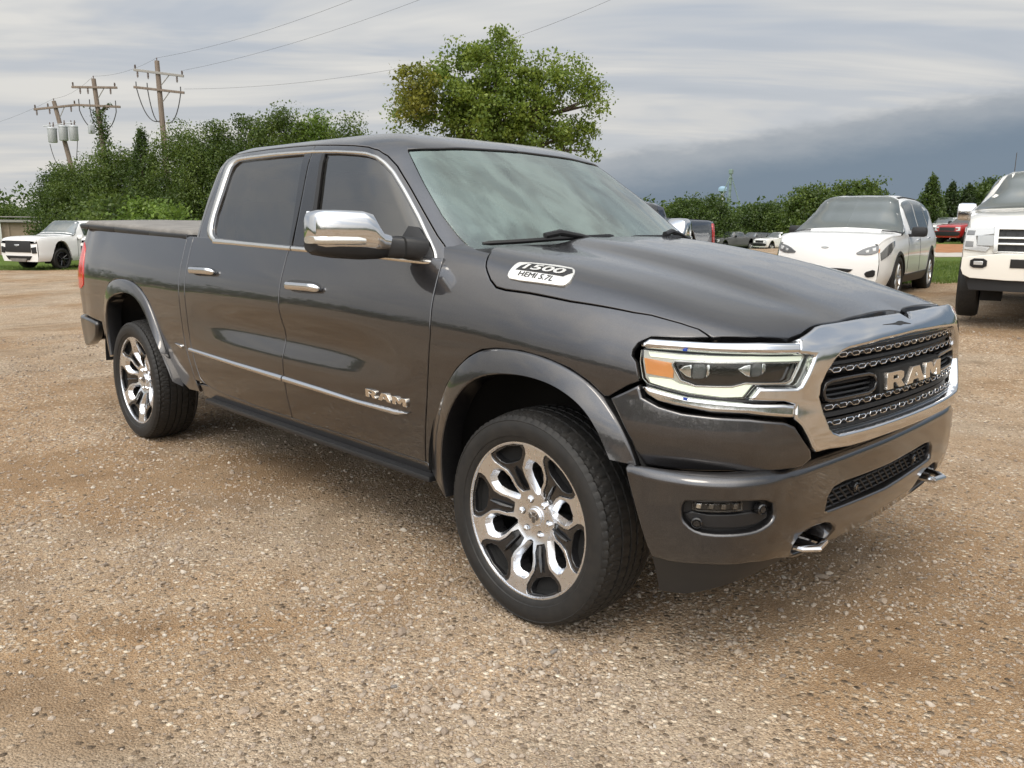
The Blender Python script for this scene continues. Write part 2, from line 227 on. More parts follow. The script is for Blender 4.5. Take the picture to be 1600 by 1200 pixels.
# outlines of the panels in each surface's own metres
Q = {
 'w_chrome_out': [(2.634,1.337),(2.704,1.364),(2.745,1.401),(2.751,1.468),(2.744,1.617),(2.747,1.739),(2.76,1.798),(2.68,1.819),(2.485,1.823),(2.155,1.825),(1.86,1.821),(1.66,1.815),(1.431,1.807),(1.247,1.795),(1.108,1.784),(0.993,1.763),(0.953,1.733),(0.932,1.689),(0.924,1.602),(0.919,1.495),(0.924,1.394),(0.932,1.348),(0.944,1.316),(0.963,1.292),(0.99,1.283),(1.051,1.283),(1.166,1.29),(1.464,1.302),(1.921,1.323),(2.266,1.335)],
 'w_chrome_in': [(2.625,1.363),(2.668,1.384),(2.692,1.416),(2.696,1.492),(2.671,1.621),(2.668,1.727),(2.664,1.78),(2.615,1.802),(2.454,1.807),(2.132,1.81),(1.847,1.806),(1.653,1.803),(1.429,1.793),(1.249,1.781),(1.122,1.77),(1.026,1.75),(0.98,1.722),(0.955,1.678),(0.945,1.591),(0.939,1.484),(0.942,1.387),(0.948,1.344),(0.955,1.322),(0.966,1.308),(0.99,1.299),(1.097,1.305),(1.278,1.317),(1.921,1.342),(2.269,1.352)],
 'rear_glass': [(2.6,1.371),(2.645,1.389),(2.663,1.417),(2.668,1.492),(2.642,1.62),(2.637,1.721),(2.625,1.771),(2.587,1.792),(2.439,1.797),(2.121,1.8),(1.78,1.799),(1.938,1.344),(2.269,1.356)],
 'front_glass': [(1.58,1.794),(1.429,1.788),(1.25,1.776),(1.129,1.765),(1.038,1.746),(0.993,1.718),(0.964,1.675),(0.953,1.588),(0.947,1.481),(0.95,1.383),(0.955,1.341),(0.962,1.321),(0.973,1.311),(1.096,1.31),(1.277,1.322),(1.786,1.342)],
 'door_top_front': [(1.694,1.851),(1.442,1.839),(1.246,1.826),(1.077,1.81),(0.975,1.792),(0.936,1.761),(0.914,1.712),(0.905,1.624),(0.898,1.509),(0.891,1.414),(0.884,1.378)],
 'door_top_rear': [(1.694,1.851),(2.0,1.855),(2.347,1.856),(2.619,1.851),(2.803,1.844),(2.822,1.816),(2.809,1.766),(2.801,1.629),(2.822,1.512),(2.832,1.424)],
 'b_cut_upper': [(1.694,1.851),(1.907,1.346)],
 'b_cut': [(-1.723,1.367),(-1.714,1.317),(-1.738,1.257),(-1.691,1.113),(-1.746,0.873),(-1.716,0.693),(-1.683,0.605),(-1.676,0.508),(-1.678,0.47)],
 'f_cut': [(-0.556,1.378),(-0.537,1.331),(-0.539,1.229),(-0.537,1.127),(-0.531,1.032),(-0.547,0.906),(-0.564,0.77),(-0.579,0.676),(-0.611,0.482)],
 'f_cutF': [(-0.607,1.404),(-0.551,1.324),(-0.539,1.224),(-0.536,1.127),(-0.532,1.032),(-0.548,0.906),(-0.564,0.77),(-0.578,0.676),(-0.612,0.482)],
 'door_bot': [(-2.594,0.503),(-2.415,0.489),(-2.068,0.479),(-1.687,0.479),(-1.112,0.481),(-0.612,0.479)],
 'rd_rear': [(-2.849,1.274),(-2.803,1.184),(-2.78,0.962),(-2.796,0.847),(-2.79,0.752),(-2.759,0.64),(-2.721,0.54),(-2.659,0.509),(-2.594,0.503)],
 'gap': [(-2.932,1.347),(-2.939,1.29),(-2.889,1.18),(-2.87,0.928),(-2.876,0.801),(-2.854,0.706),(-2.811,0.594),(-2.761,0.494)],
 'rocker_bot': [(-2.586,0.442),(-2.092,0.431),(-1.448,0.429),(-0.918,0.434),(-0.57,0.431)],
 'bed_rail': [(-2.907,1.354),(-3.032,1.361),(-3.492,1.369),(-4.072,1.385),(-4.527,1.397),(-4.725,1.403)],
 'tail_edge': [(-4.734,1.332),(-4.734,1.271),(-4.577,1.103),(-4.538,0.949),(-4.578,0.867),(-4.622,0.784)],
 'bed_bot': [(-4.622,0.784),(-4.491,0.748),(-4.25,0.723),(-4.294,0.515),(-4.206,0.486)],
 'flareR_out': [(-4.208,0.484),(-4.217,0.603),(-4.206,0.758),(-4.169,0.883),(-4.103,0.977),(-4.03,1.033),(-3.914,1.062),(-3.777,1.073),(-3.606,1.065),(-3.464,1.025),(-3.357,0.958),(-3.27,0.843),(-3.189,0.715),(-3.122,0.587),(-3.033,0.482),(-2.92,0.44),(-2.767,0.448)],
 'flareF_outF': [(-0.524,0.345),(-0.56,0.398),(-0.57,0.463),(-0.557,0.531),(-0.522,0.655),(-0.485,0.743),(-0.434,0.841),(-0.373,0.913),(-0.299,0.969),(-0.231,1.003),(-0.151,1.019),(-0.026,1.027),(0.092,1.015),(0.204,0.988),(0.287,0.952),(0.345,0.913)],
 'flareF_outN': [(1.328,0.916),(1.275,0.86),(1.226,0.788),(1.194,0.713)],
 'mould_t': [(-3.013,0.728),(-2.859,0.721),(-2.235,0.706),(-1.721,0.699),(-1.376,0.691),(-1.068,0.681),(-0.763,0.685),(-0.684,0.685)],
 'mould_b': [(-2.953,0.711),(-2.865,0.701),(-2.24,0.68),(-1.726,0.668),(-1.379,0.665),(-0.977,0.66),(-0.766,0.66),(-0.684,0.682)],
 'hood_cut': [(-0.347,1.414),(-0.32,1.354),(-0.306,1.327),(-0.287,1.305),(-0.253,1.275),(-0.21,1.253),(-0.159,1.251),(-0.043,1.258),(0.146,1.263),(0.387,1.286),(0.446,1.299),(0.546,1.304),(0.603,1.3),(0.63,1.283),(0.644,1.274)],
 'hood_front': [(0.647,1.269),(0.731,1.329),(0.82,1.453),(0.825,1.45),(0.829,1.509),(0.829,1.583),(0.835,1.637),(0.886,1.968),(0.877,2.243)],
 'fender_front': [(0.989,1.134),(1.082,1.128),(1.18,1.125),(1.217,1.103),(1.235,1.08),(1.237,1.06),(1.22,1.043),(1.206,0.992),(1.206,0.98),(1.246,0.961),(1.31,0.918)],
 'fender_frontF': [(0.647,1.269),(0.57,1.232),(0.481,1.202),(0.448,1.161),(0.435,1.122),(0.436,1.093),(0.455,1.067),(0.473,0.99),(0.472,0.977),(0.431,0.957),(0.364,0.915)],
 'fascia': [(1.206,0.974),(1.19,0.936),(1.133,0.915),(1.061,0.903),(0.957,0.9),(0.865,0.899),(0.752,0.886),(0.712,0.87),(0.679,0.826),(0.644,0.786),(0.634,0.755),(0.668,0.729),(0.781,0.724),(0.919,0.724),(1.053,0.712),(1.192,0.711),(1.219,0.788),(1.27,0.863),(1.31,0.917)],
 'hl_lens': [(1.21,1.084),(1.153,1.083),(1.076,1.082),(0.984,1.083),(0.859,1.086),(0.681,1.083),(0.652,1.082),(0.676,1.041),(0.703,0.999),(0.716,0.99),(0.845,0.995),(0.855,0.985),(0.877,0.956),(0.941,0.951),(1.048,0.956),(1.124,0.967),(1.18,0.978),(1.197,0.993),(1.21,1.044)],
 'drl_up': [(1.192,1.078),(1.094,1.077),(0.984,1.08),(0.859,1.084),(0.671,1.079),(0.677,1.065),(0.859,1.065),(0.983,1.063),(1.093,1.061),(1.183,1.062)],
 'amber': [(1.205,1.058),(1.111,1.05),(1.101,1.025),(1.101,1.001),(1.192,1.007)],
 'drl_low': [(1.185,0.998),(1.107,0.997),(1.08,0.986),(1.031,0.98),(0.915,0.986),(0.895,0.995),(0.852,0.996),(0.882,0.958),(0.941,0.955),(1.048,0.961),(1.124,0.971),(1.176,0.98)],
 'hl_pocket': [(1.1,1.055),(0.983,1.058),(0.84,1.063),(0.688,1.06),(0.717,1.007),(0.734,1.0),(0.874,1.001),(0.915,0.989),(1.028,0.984),(1.077,0.998),(1.096,1.026),(1.105,1.043)],
 'proj': [(1.02,1.032),(0.836,1.041)],
 'hl_gap': [(1.23,1.076),(1.209,1.106),(1.185,1.126),(1.083,1.13),(0.989,1.134),(0.717,1.135),(0.605,1.134),(0.618,0.922),(0.719,0.888),(0.87,0.904),(0.973,0.904),(1.082,0.914),(1.14,0.922),(1.181,0.934),(1.202,0.966),(1.216,1.021)],
 'bar_up': [(1.209,1.1),(1.183,1.119),(1.1,1.12),(0.987,1.121),(0.838,1.125),(0.703,1.121),(0.709,1.088),(0.859,1.091),(0.985,1.09),(1.095,1.09),(1.208,1.089)],
 'bar_low': [(1.195,0.973),(1.124,0.962),(1.048,0.951),(0.941,0.947),(0.871,0.944),(0.757,0.941),(0.721,0.934),(0.728,0.892),(0.87,0.909),(0.974,0.909),(1.082,0.919),(1.14,0.928),(1.173,0.943),(1.192,0.961)],
 'sur_out': [(-0.004,1.156),(0.044,1.171),(0.333,1.172),(0.571,1.166),(0.605,1.162),(0.678,1.138),(0.714,1.127),(0.703,1.12),(0.709,1.087),(0.647,1.08),(0.676,1.027),(0.7,0.993),(0.714,0.987),(0.841,0.991),(0.871,0.951),(0.757,0.945),(0.719,0.935),(0.722,0.89),(0.694,0.866),(0.672,0.833),(0.651,0.798),(0.633,0.778),(0.575,0.781),(0.469,0.775),(0.255,0.778),(0.029,0.779)],
 'sur_in': [(0.095,0.828),(0.346,0.827),(0.534,0.827),(0.564,0.838),(0.58,0.853),(0.603,0.899),(0.622,0.952),(0.619,0.955),(0.616,0.986),(0.593,1.022),(0.556,1.058),(0.522,1.079),(0.479,1.087),(0.264,1.098),(-0.014,1.105)],
 'bump_side': [(1.281,0.715),(1.253,0.638),(1.217,0.539),(1.184,0.434)],
 'bump_bot': [(1.184,0.434),(1.119,0.428),(1.004,0.438),(0.842,0.44),(0.614,0.388),(0.385,0.336),(0.134,0.291),(-0.093,0.269),(-0.25,0.26)],
 'fog': [(1.068,0.646),(0.927,0.654),(0.79,0.644),(0.774,0.595),(0.789,0.574),(0.835,0.557),(0.877,0.552),(1.006,0.549),(1.046,0.561),(1.075,0.585),(1.081,0.615),(1.077,0.635)],
 'fogbar': [(1.05,0.64),(0.896,0.647),(0.893,0.622),(0.943,0.619),(1.031,0.616),(1.049,0.619)],
 'fogsens': [(0.828,0.621),(1.034,0.58)],
 'lgrille': [(0.474,0.54),(0.467,0.59),(0.436,0.615),(0.367,0.62),(0.161,0.615),(-0.035,0.614),(-0.25,0.608),(-0.25,0.512),(-0.079,0.52),(0.221,0.535),(0.454,0.547)],
 'hookhole': [(0.617,0.417),(0.642,0.461),(0.608,0.494),(0.542,0.501),(0.335,0.465),(0.241,0.399),(0.215,0.332),(0.368,0.349),(0.502,0.377)],
 'dam': [(1.185,0.434),(1.206,0.274),(1.08,0.296),(0.901,0.361),(0.595,0.368)],
 'ws_side': [(0.816,1.781),(0.812,1.636),(0.797,1.497),(0.764,1.418),(0.742,1.373),(0.721,1.357)],
 'ws_top': [(0.811,1.788),(0.537,1.806),(0.114,1.819),(-0.011,1.82)],
 'apil_cut': [(-0.614,1.41),(-0.75,1.63),(-0.507,1.45),(-0.412,1.408),(-0.348,1.414)],
 'badge': [(-0.178,1.307),(-0.174,1.378),(-0.163,1.391),(0.041,1.438),(0.079,1.417),(0.101,1.351),(0.091,1.319),(0.067,1.311),(-0.152,1.29)],
 'handle_f': [(-1.677,1.185),(-1.353,1.185),(-1.335,1.131),(-1.625,1.121)],
 'handle_r': [(-2.771,1.204),(-2.442,1.204),(-2.419,1.156),(-2.708,1.144)],
 'ram_door': [(-0.983,0.75),(-0.687,0.747),(-0.69,0.717),(-0.988,0.711)],
 'taillight': [(-4.734,1.28),(-4.744,1.26),(-4.525,1.12),(-4.483,0.953),(-4.573,0.939),(-4.622,1.1)],
}
FLARE_F_IN = [(-0.407, 0.396), (-0.429, 0.457), (-0.432, 0.558), (-0.421, 0.66), (-0.383, 0.755), (-0.326, 0.832), (-0.256, 0.89), (-0.175, 0.921), (-0.085, 0.936), (0.026, 0.943), (0.143, 0.933), (0.232, 0.905), (0.298, 0.87), (0.352, 0.814), (0.407, 0.725)]
FLARE_R_IN = [(-4.05, 0.527), (-4.07, 0.623), (-4.081, 0.742), (-4.058, 0.863), (-4.004, 0.926), (-3.876, 0.964), (-3.698, 0.99), (-3.553, 0.979), (-3.437, 0.932), (-3.348, 0.851), (-3.249, 0.739), (-3.164, 0.654), (-3.053, 0.547), (-2.937, 0.484), (-2.821, 0.448), (-2.644, 0.467)]
# ------------------------------------------------------------------ materials
MATS = {}
def mat(name, base=(.5, .5, .5), rough=.5, metal=0., coat=0., emit=None, estr=1., spec=.5, coat_rough=.03, trans=0., ior=1.45, fn=None):
    m_ = bpy.data.materials.new(name); m_.use_nodes = True
    t = NT(m_.node_tree); b = t.n['Principled BSDF']
    b.inputs['Base Color'].default_value = c4(base); b.inputs['Roughness'].default_value = rough; b.inputs['Metallic'].default_value = metal
    b.inputs['Coat Weight'].default_value = coat; b.inputs['Coat Roughness'].default_value = coat_rough; b.inputs['Specular IOR Level'].default_value = spec
    b.inputs['Transmission Weight'].default_value = trans; b.inputs['IOR'].default_value = ior
    if emit is not None: b.inputs['Emission Color'].default_value = c4(emit); b.inputs['Emission Strength'].default_value = estr
    if fn: fn(t, b)
    MATS[name] = m_; return m_
def obj_co(t): return t.new('ShaderNodeTexCoord').outputs['Object']
def droplets(strength):
    def fn(t, b):
        co = obj_co(t)
        geo = t.new('ShaderNodeNewGeometry'); sp = t.new('ShaderNodeSeparateXYZ'); t.link(geo.outputs['True Normal'], sp.inputs[0])
        up = t.smooth(sp.outputs[2], .62, .88)
        d1 = t.vor(co, 120); c1 = t.vor(co, 120, out='Color'); s1 = t.new('ShaderNodeSeparateXYZ'); t.link(c1, s1.inputs[0])
        d2 = t.vor(co, 260); c2 = t.vor(co, 260, out='Color'); s2 = t.new('ShaderNodeSeparateXYZ'); t.link(c2, s2.inputs[0])
        h1 = t.math('MULTIPLY', t.smooth(t.math('DIVIDE', d1, t.math('MAXIMUM', t.math('SUBTRACT', s1.outputs[0], .5), .02)), 1.1, 0.), t.math('GREATER_THAN', s1.outputs[0], .55))
        h2 = t.math('MULTIPLY', t.smooth(t.math('DIVIDE', d2, t.math('MAXIMUM', t.math('SUBTRACT', s2.outputs[1], .4), .02)), 1.0, 0.), t.math('GREATER_THAN', s2.outputs[1], .5))
        h = t.math('MULTIPLY', t.math('ADD', h1, t.math('MULTIPLY', h2, .5)), up)
        nb = t.bump(h, strength, .0035)
        t.link(nb, b.inputs['Coat Normal'])
        flake = t.noise(co, 900, 1)
        cr = t.ramp(flake, [(.3, (.034, .033, .0355)), (.7, (.074, .072, .076))])
        t.link(cr, b.inputs['Base Color'])
    return fn
mat('paint', (.04, .039, .038), .28, .85, 1., coat_rough=.012, fn=droplets(.20))
MATS['paint'].node_tree.nodes['Principled BSDF'].inputs['Coat IOR'].default_value = 1.68
mat('paint_flat', (.04, .039, .039), .36, .7, .9, coat_rough=.08)
def chrome_fn(t, b):
    n_ = t.noise(obj_co(t), 40, 4); t.link(t.math('ADD', .05, t.math('MULTIPLY', n_, .09)), b.inputs['Roughness'])
mat('chrome', (.72, .73, .75), .07, 1., fn=chrome_fn)
mat('satin', (.78, .76, .72), .2, 1., fn=lambda t, b: t.link(t.math('ADD', .16, t.math('MULTIPLY', t.noise(obj_co(t), 25, 3), .12)), b.inputs['Roughness']))
mat('polished', (.82, .85, .90), .2, 1., fn=lambda t, b: t.link(t.math('ADD', .20, t.math('MULTIPLY', t.noise(obj_co(t), 30, 4), .16)), b.inputs['Roughness']))
def plast(t, b):
    n_ = t.noise(obj_co(t), 500, 2); t.link(t.bump(n_, .25, .0006), b.inputs['Normal'])
mat('black_plastic', (.012, .012, .013), .45, fn=plast)
mat('gloss_black', (.012, .012, .013), .12, coat=.6)
mat('trim_grey', (.016, .0165, .018), .42, fn=plast)
mat('liner', (.006, .006, .006), .85)
mat('seal', (.010, .010, .010), .6)
def rub(t, b):
    co = obj_co(t); n_ = t.noise(co, 30, 5, .6); t.link(t.ramp(n_, [(.35, (.011, .011, .011)), (.75, (.022, .020, .018))]), b.inputs['Base Color'])
    t.link(t.bump(t.noise(co, 400, 2), .2, .001), b.inputs['Normal'])
mat('rubber', (.022, .022, .022), .62, fn=rub)
mat('brake', (.18, .17, .16), .45, .9)
def glass_mix(name, tint, trans_w, refl_rough=.0, ior=1.55, diffuse=None):
    m_ = bpy.data.materials.new(name); m_.use_nodes = True; t = NT(m_.node_tree); t.n.clear()
    o = t.new('ShaderNodeOutputMaterial'); tr_ = t.new('ShaderNodeBsdfTransparent'); tr_.inputs[0].default_value = c4(tint)
    df = t.new('ShaderNodeBsdfDiffuse'); df.inputs[0].default_value = c4(diffuse or (.02, .02, .02))
    gl = t.new('ShaderNodeBsdfGlossy'); gl.inputs['Roughness'].default_value = refl_rough; gl.inputs[0].default_value = (1, 1, 1, 1)
    mx = t.new('ShaderNodeMixShader'); mx.inputs[0].default_value = trans_w; t.link(df.outputs[0], mx.inputs[1]); t.link(tr_.outputs[0], mx.inputs[2])
    fr = t.new('ShaderNodeFresnel'); fr.inputs[0].default_value = ior
    m2 = t.new('ShaderNodeMixShader'); t.link(fr.outputs[0], m2.inputs[0]); t.link(mx.outputs[0], m2.inputs[1]); t.link(gl.outputs[0], m2.inputs[2])
    t.link(m2.outputs[0], o.inputs[0]); MATS[name] = m_; return m_
glass_mix('side_glass', (.2, .2, .19), .30, 0., 2.1, (.02, .02, .019))
glass_mix('windshield_glass', (.75, .84, .80), .5, 0., 1.9, (.20, .27, .25))
def fogged(m_):
    t = NT(m_.node_tree); co = obj_co(t)
    mxs = [n for n in t.n if n.type == 'MIX_SHADER' and not n.inputs[0].is_linked][0]
    streak = t.noise(t.scale(co, 1.2, 2.6, 1.2), 1.6, 5, .55, 1.2)
    t.link(t.ramp(streak, [(.34, .72), (.48, .55), (.58, .38), (.70, .30)]), mxs.inputs[0])
fogged(MATS['windshield_glass'])
glass_mix('lens', (.96, .97, .96), 1., 0., 1.5)
glass_mix('car_glass', (.45, .5, .48), .6, 0., 2.5, (.07, .085, .08))
mat('drl', (.9, .95, .85), .4, emit=(.94, 1., .76), estr=.42)
mat('drl_housing', (.62, .64, .60), .25, .4)
mat('amber', (.80, .33, .10), .3, coat=1., emit=(1., .42, .15), estr=.10)
mat('red_lens', (.55, .02, .015), .15, coat=1.)
mat('white_metal', (.75, .75, .72), .25, .9)
mat('badge_light', (.80, .79, .75), .25, .6)
mat('badge_dark', (.02, .02, .02), .4)
mat('seat_leather', (.26, .24, .21), .5)
mat('dash', (.055, .055, .055), .6)
mat('vinyl', (.10, .093, .086), .6, fn=lambda t, b: (t.link(t.ramp(t.noise(obj_co(t), 8, 6, .6), [(.3, (.15, .14, .13)), (.75, (.24, .225, .205))]), b.inputs['Base Color']), t.link(t.bump(t.noise(obj_co(t), 300, 3), .3, .002), b.inputs['Normal'])))
mat('blue_tape', (.02, .06, .35), .4)

# ------------------------------------------------------------------ mesh helpers
def mesh_obj(name, verts, faces, material, parent=None, normals=None, smooth=True, mats=None, mat_idx=None):
    me = bpy.data.meshes.new(name); me.from_pydata([tuple(map(float, v)) for v in verts], [], [tuple(map(int, f)) for f in faces])
    for mm in (mats or [material]): me.materials.append(MATS[mm] if isinstance(mm, str) else mm)
    if mat_idx is not None: me.polygons.foreach_set('material_index', np.asarray(mat_idx, dtype=np.int32))
    me.polygons.foreach_set('use_smooth', np.full(len(me.polygons), smooth, dtype=bool))
    me.validate(); me.update()
    if normals is not None and len(normals) == len(me.vertices):
        me.normals_split_custom_set_from_vertices([tuple(map(float, n)) for n in normals])
    ob = bpy.data.objects.new(name, me); col.objects.link(ob)
    if parent is not None: ob.parent = parent
    return ob
def fast_mesh(name, V, Fq, material, parent=None, nper=4, smooth=False, mats=None, mat_idx=None):
    me = bpy.data.meshes.new(name); V = np.asarray(V, np.float32); Fq = np.asarray(Fq, np.int32)
    me.vertices.add(len(V)); me.vertices.foreach_set('co', V.ravel())
    me.loops.add(Fq.size); me.loops.foreach_set('vertex_index', Fq.ravel())
    me.polygons.add(len(Fq)); me.polygons.foreach_set('loop_start', np.arange(0, Fq.size, nper, dtype=np.int32))
    me.polygons.foreach_set('use_smooth', np.full(len(Fq), smooth, dtype=bool))
    for mm in (mats or [material]): me.materials.append(MATS[mm] if isinstance(mm, str) else mm)
    if mat_idx is not None: me.polygons.foreach_set('material_index', np.asarray(mat_idx, np.int32))
    me.update(calc_edges=True)
    ob = bpy.data.objects.new(name, me); col.objects.link(ob)
    if parent is not None: ob.parent = parent
    return ob
class MB:
    """collects boxes, tubes, lathes; build() links them as ONE mesh object"""
    def __init__(s): s.v = []; s.f = []; s.m = []; s.cm = 0
    def add(s, v, f):
        o = len(s.v); s.v += [tuple(p) for p in v]; s.f += [tuple(i+o for i in q) for q in f]; s.m += [s.cm]*len(f); return s
    def box(s, c, d, rot=None, bev=0.):
        hx, hy, hz = d[0]/2, d[1]/2, d[2]/2
        if bev > 0:
            b = min(bev, hx*.9, hy*.9, hz*.9); vs = []; 
            bm = bmesh.new(); bmesh.ops.create_cube(bm, size=1.)
            for v_ in bm.verts: v_.co = Vector((v_.co.x*d[0], v_.co.y*d[1], v_.co.z*d[2]))
            bmesh.ops.bevel(bm, geom=bm.edges[:], offset=b, segments=2, affect='EDGES', profile=.6)
            bm.verts.ensure_lookup_table(); vs = [v_.co.copy() for v_ in bm.verts]; fs = [[q.index for q in f_.verts] for f_ in bm.faces]; bm.free()
        else:
            vs = [Vector((x, y, z_)) for x in (-hx, hx) for y in (-hy, hy) for z_ in (-hz, hz)]
            fs = [(0, 1, 3, 2), (4, 6, 7, 5), (0, 4, 5, 1), (2, 3, 7, 6), (0, 2, 6, 4), (1, 5, 7, 3)]
        if rot is not None: vs = [rot @ v_ for v_ in vs]
        return s.add([v_+Vector(c) for v_ in vs], fs)
    def tube(s, pts, rad, n=8, cap=True, flat=1.):
        pts = [Vector(p) for p in pts]; rads = rad if hasattr(rad, '__len__') else [rad]*len(pts)
        vs = []; fs = []; up = None
        for i, p in enumerate(pts):
            t_ = (pts[min(i+1, len(pts)-1)]-pts[max(i-1, 0)]).normalized()
            if up is None: up = Vector((0, 0, 1)) if abs(t_.z) < .9 else Vector((1, 0, 0))
            a = t_.cross(up).normalized(); b = a.cross(t_).normalized(); up = b
            for k in range(n):
                th = 2*math.pi*k/n; vs.append(p+a*math.cos(th)*rads[i]+b*math.sin(th)*rads[i]*flat)
        for i in range(len(pts)-1):
            for k in range(n): fs.append((i*n+k, i*n+(k+1) % n, (i+1)*n+(k+1) % n, (i+1)*n+k))
        if cap: fs += [tuple(range(n))[::-1], tuple(range((len(pts)-1)*n, len(pts)*n))]
        return s.add(vs, fs)
    def lathe(s, prof, c, axis='Y', n=48, close=False):
        vs = []; fs = []; P_ = len(prof)
        for k in range(n):
            th = 2*math.pi*k/n; co, si = math.cos(th), math.sin(th)
            for r_, h in prof:
                vs.append({'Y': (c[0]+r_*co, c[1]+h, c[2]+r_*si), 'Z': (c[0]+r_*co, c[1]+r_*si, c[2]+h), 'X': (c[0]+h, c[1]+r_*co, c[2]+r_*si)}[axis])
        for k in range(n):
            k2 = (k+1) % n
            for j in range(P_-1 if not close else P_):
                j2 = (j+1) % P_
                fs.append((k*P_+j, k2*P_+j, k2*P_+j2, k*P_+j2))
        return s.add(vs, fs)
    def prism(s, poly, fn, h0, h1):
        n = len(poly); vs = [fn(p, h0) for p in poly]+[fn(p, h1) for p in poly]
        fs = [tuple(range(n))[::-1], tuple(range(n, 2*n))]+[(i, (i+1) % n, n+(i+1) % n, n+i) for i in range(n)]
        return s.add(vs, fs)
    def build(s, name, material, parent=None, smooth=True, mats=None, sharp=35):
        ob = mesh_obj(name, s.v, s.f, material, parent, smooth=smooth, mats=mats, mat_idx=s.m if mats else None)
        bm = bmesh.new(); bm.from_mesh(ob.data); bmesh.ops.recalc_face_normals(bm, faces=bm.faces[:]); bm.to_mesh(ob.data); bm.free()
        if smooth: 
            try: ob.data.set_sharp_from_angle(angle=R(sharp))
            except Exception: pass
        return ob
def empty(name, loc=(0, 0, 0), rz=0.):
    o = bpy.data.objects.new(name, None); col.objects.link(o); o.location = loc; o.rotation_euler = (0, 0, rz); o.empty_display_size = .3; return o
def tag(o, label=None, cat=None, group=None, kind=None):
    if label: o['label'] = label
    if cat: o['category'] = cat
    if group: o['group'] = group
    if kind: o['kind'] = kind
    return o
def copy_tree(o, parent=None):
    c = o.copy(); col.objects.link(c)
    if parent is not None: c.parent = parent
    for ch in list(o.children): copy_tree(ch, c)
    return c
def mirror_obj(ob, parent=None, name=None):
    """a mirrored twin (y -> -y) as an object of its own"""
    me = ob.data; n = len(me.vertices); V = np.empty(n*3, np.float32); me.vertices.foreach_get('co', V); V = V.reshape(-1, 3).copy(); V[:, 1] *= -1
    fs = [tuple(p.vertices)[::-1] for p in me.polygons]
    nm = None
    if me.has_custom_normals:
        nm = np.zeros((n, 3)); cn = np.empty(len(me.loops)*3, np.float32); me.corner_normals.foreach_get('vector', cn); li = np.empty(len(me.loops), np.int32); me.loops.foreach_get('vertex_index', li)
        nm[li] = cn.reshape(-1, 3); nm[:, 1] *= -1
    o2 = mesh_obj(name or ob.name.split('.')[0], V, fs, None, parent if parent is not None else ob.parent, nm, mats=[mm for mm in me.materials], mat_idx=[p.material_index for p in me.polygons])
    if nm is None:
        try: o2.data.set_sharp_from_angle(angle=R(35))
        except Exception: pass
    return o2

# ------------------------------------------------------------------ panels cut from a surface
def area2(p): x, y = p[:, 0], p[:, 1]; return np.sum(x*np.roll(y, -1)-np.roll(x, -1)*y)
def densify(p, res):
    out_ = []
    for a, b in zip(p, np.roll(p, -1, axis=0)):
        n = max(1, int(math.ceil(np.linalg.norm(b-a)/res)))
        for k in range(n): out_.append(a+(b-a)*k/n)
    return np.array(out_)
def smooth_closed(p, it=2):
    p = np.asarray(p, float)
    for _ in range(it):
        q = np.roll(p, -1, axis=0); p = np.stack([.78*p+.22*q, .22*p+.78*q], 1).reshape(-1, 2)
    return p
def inset(p, d):
    e = np.roll(p, -1, axis=0)-p; e /= np.linalg.norm(e, axis=1)[:, None]+1e-12
    n = np.stack([-e[:, 1], e[:, 0]], 1); n0 = np.roll(n, 1, axis=0); b = n+n0; b /= np.linalg.norm(b, axis=1)[:, None]+1e-9
    k = np.clip((b*n).sum(1), .45, 1.)
    return p+b*(d/k)[:, None]
def inside(pts, poly):
    x, y = pts[:, 0][:, None], pts[:, 1][:, None]; a = poly; b = np.roll(poly, -1, axis=0)
    c = ((a[:, 1] > y) != (b[:, 1] > y)) & (x < (b[:, 0]-a[:, 0])*(y-a[:, 1])/(b[:, 1]-a[:, 1]+1e-15)+a[:, 0])
    return c.sum(1) % 2 == 1
def dist_poly(pts, poly):
    a = poly; b = np.roll(poly, -1, axis=0); d = b-a
    t_ = np.clip((((pts[:, None]-a)*d).sum(2))/((d*d).sum(1)+1e-15), 0, 1)
    return np.sqrt((((a+t_[..., None]*d)-pts[:, None])**2).sum(2)).min(1)
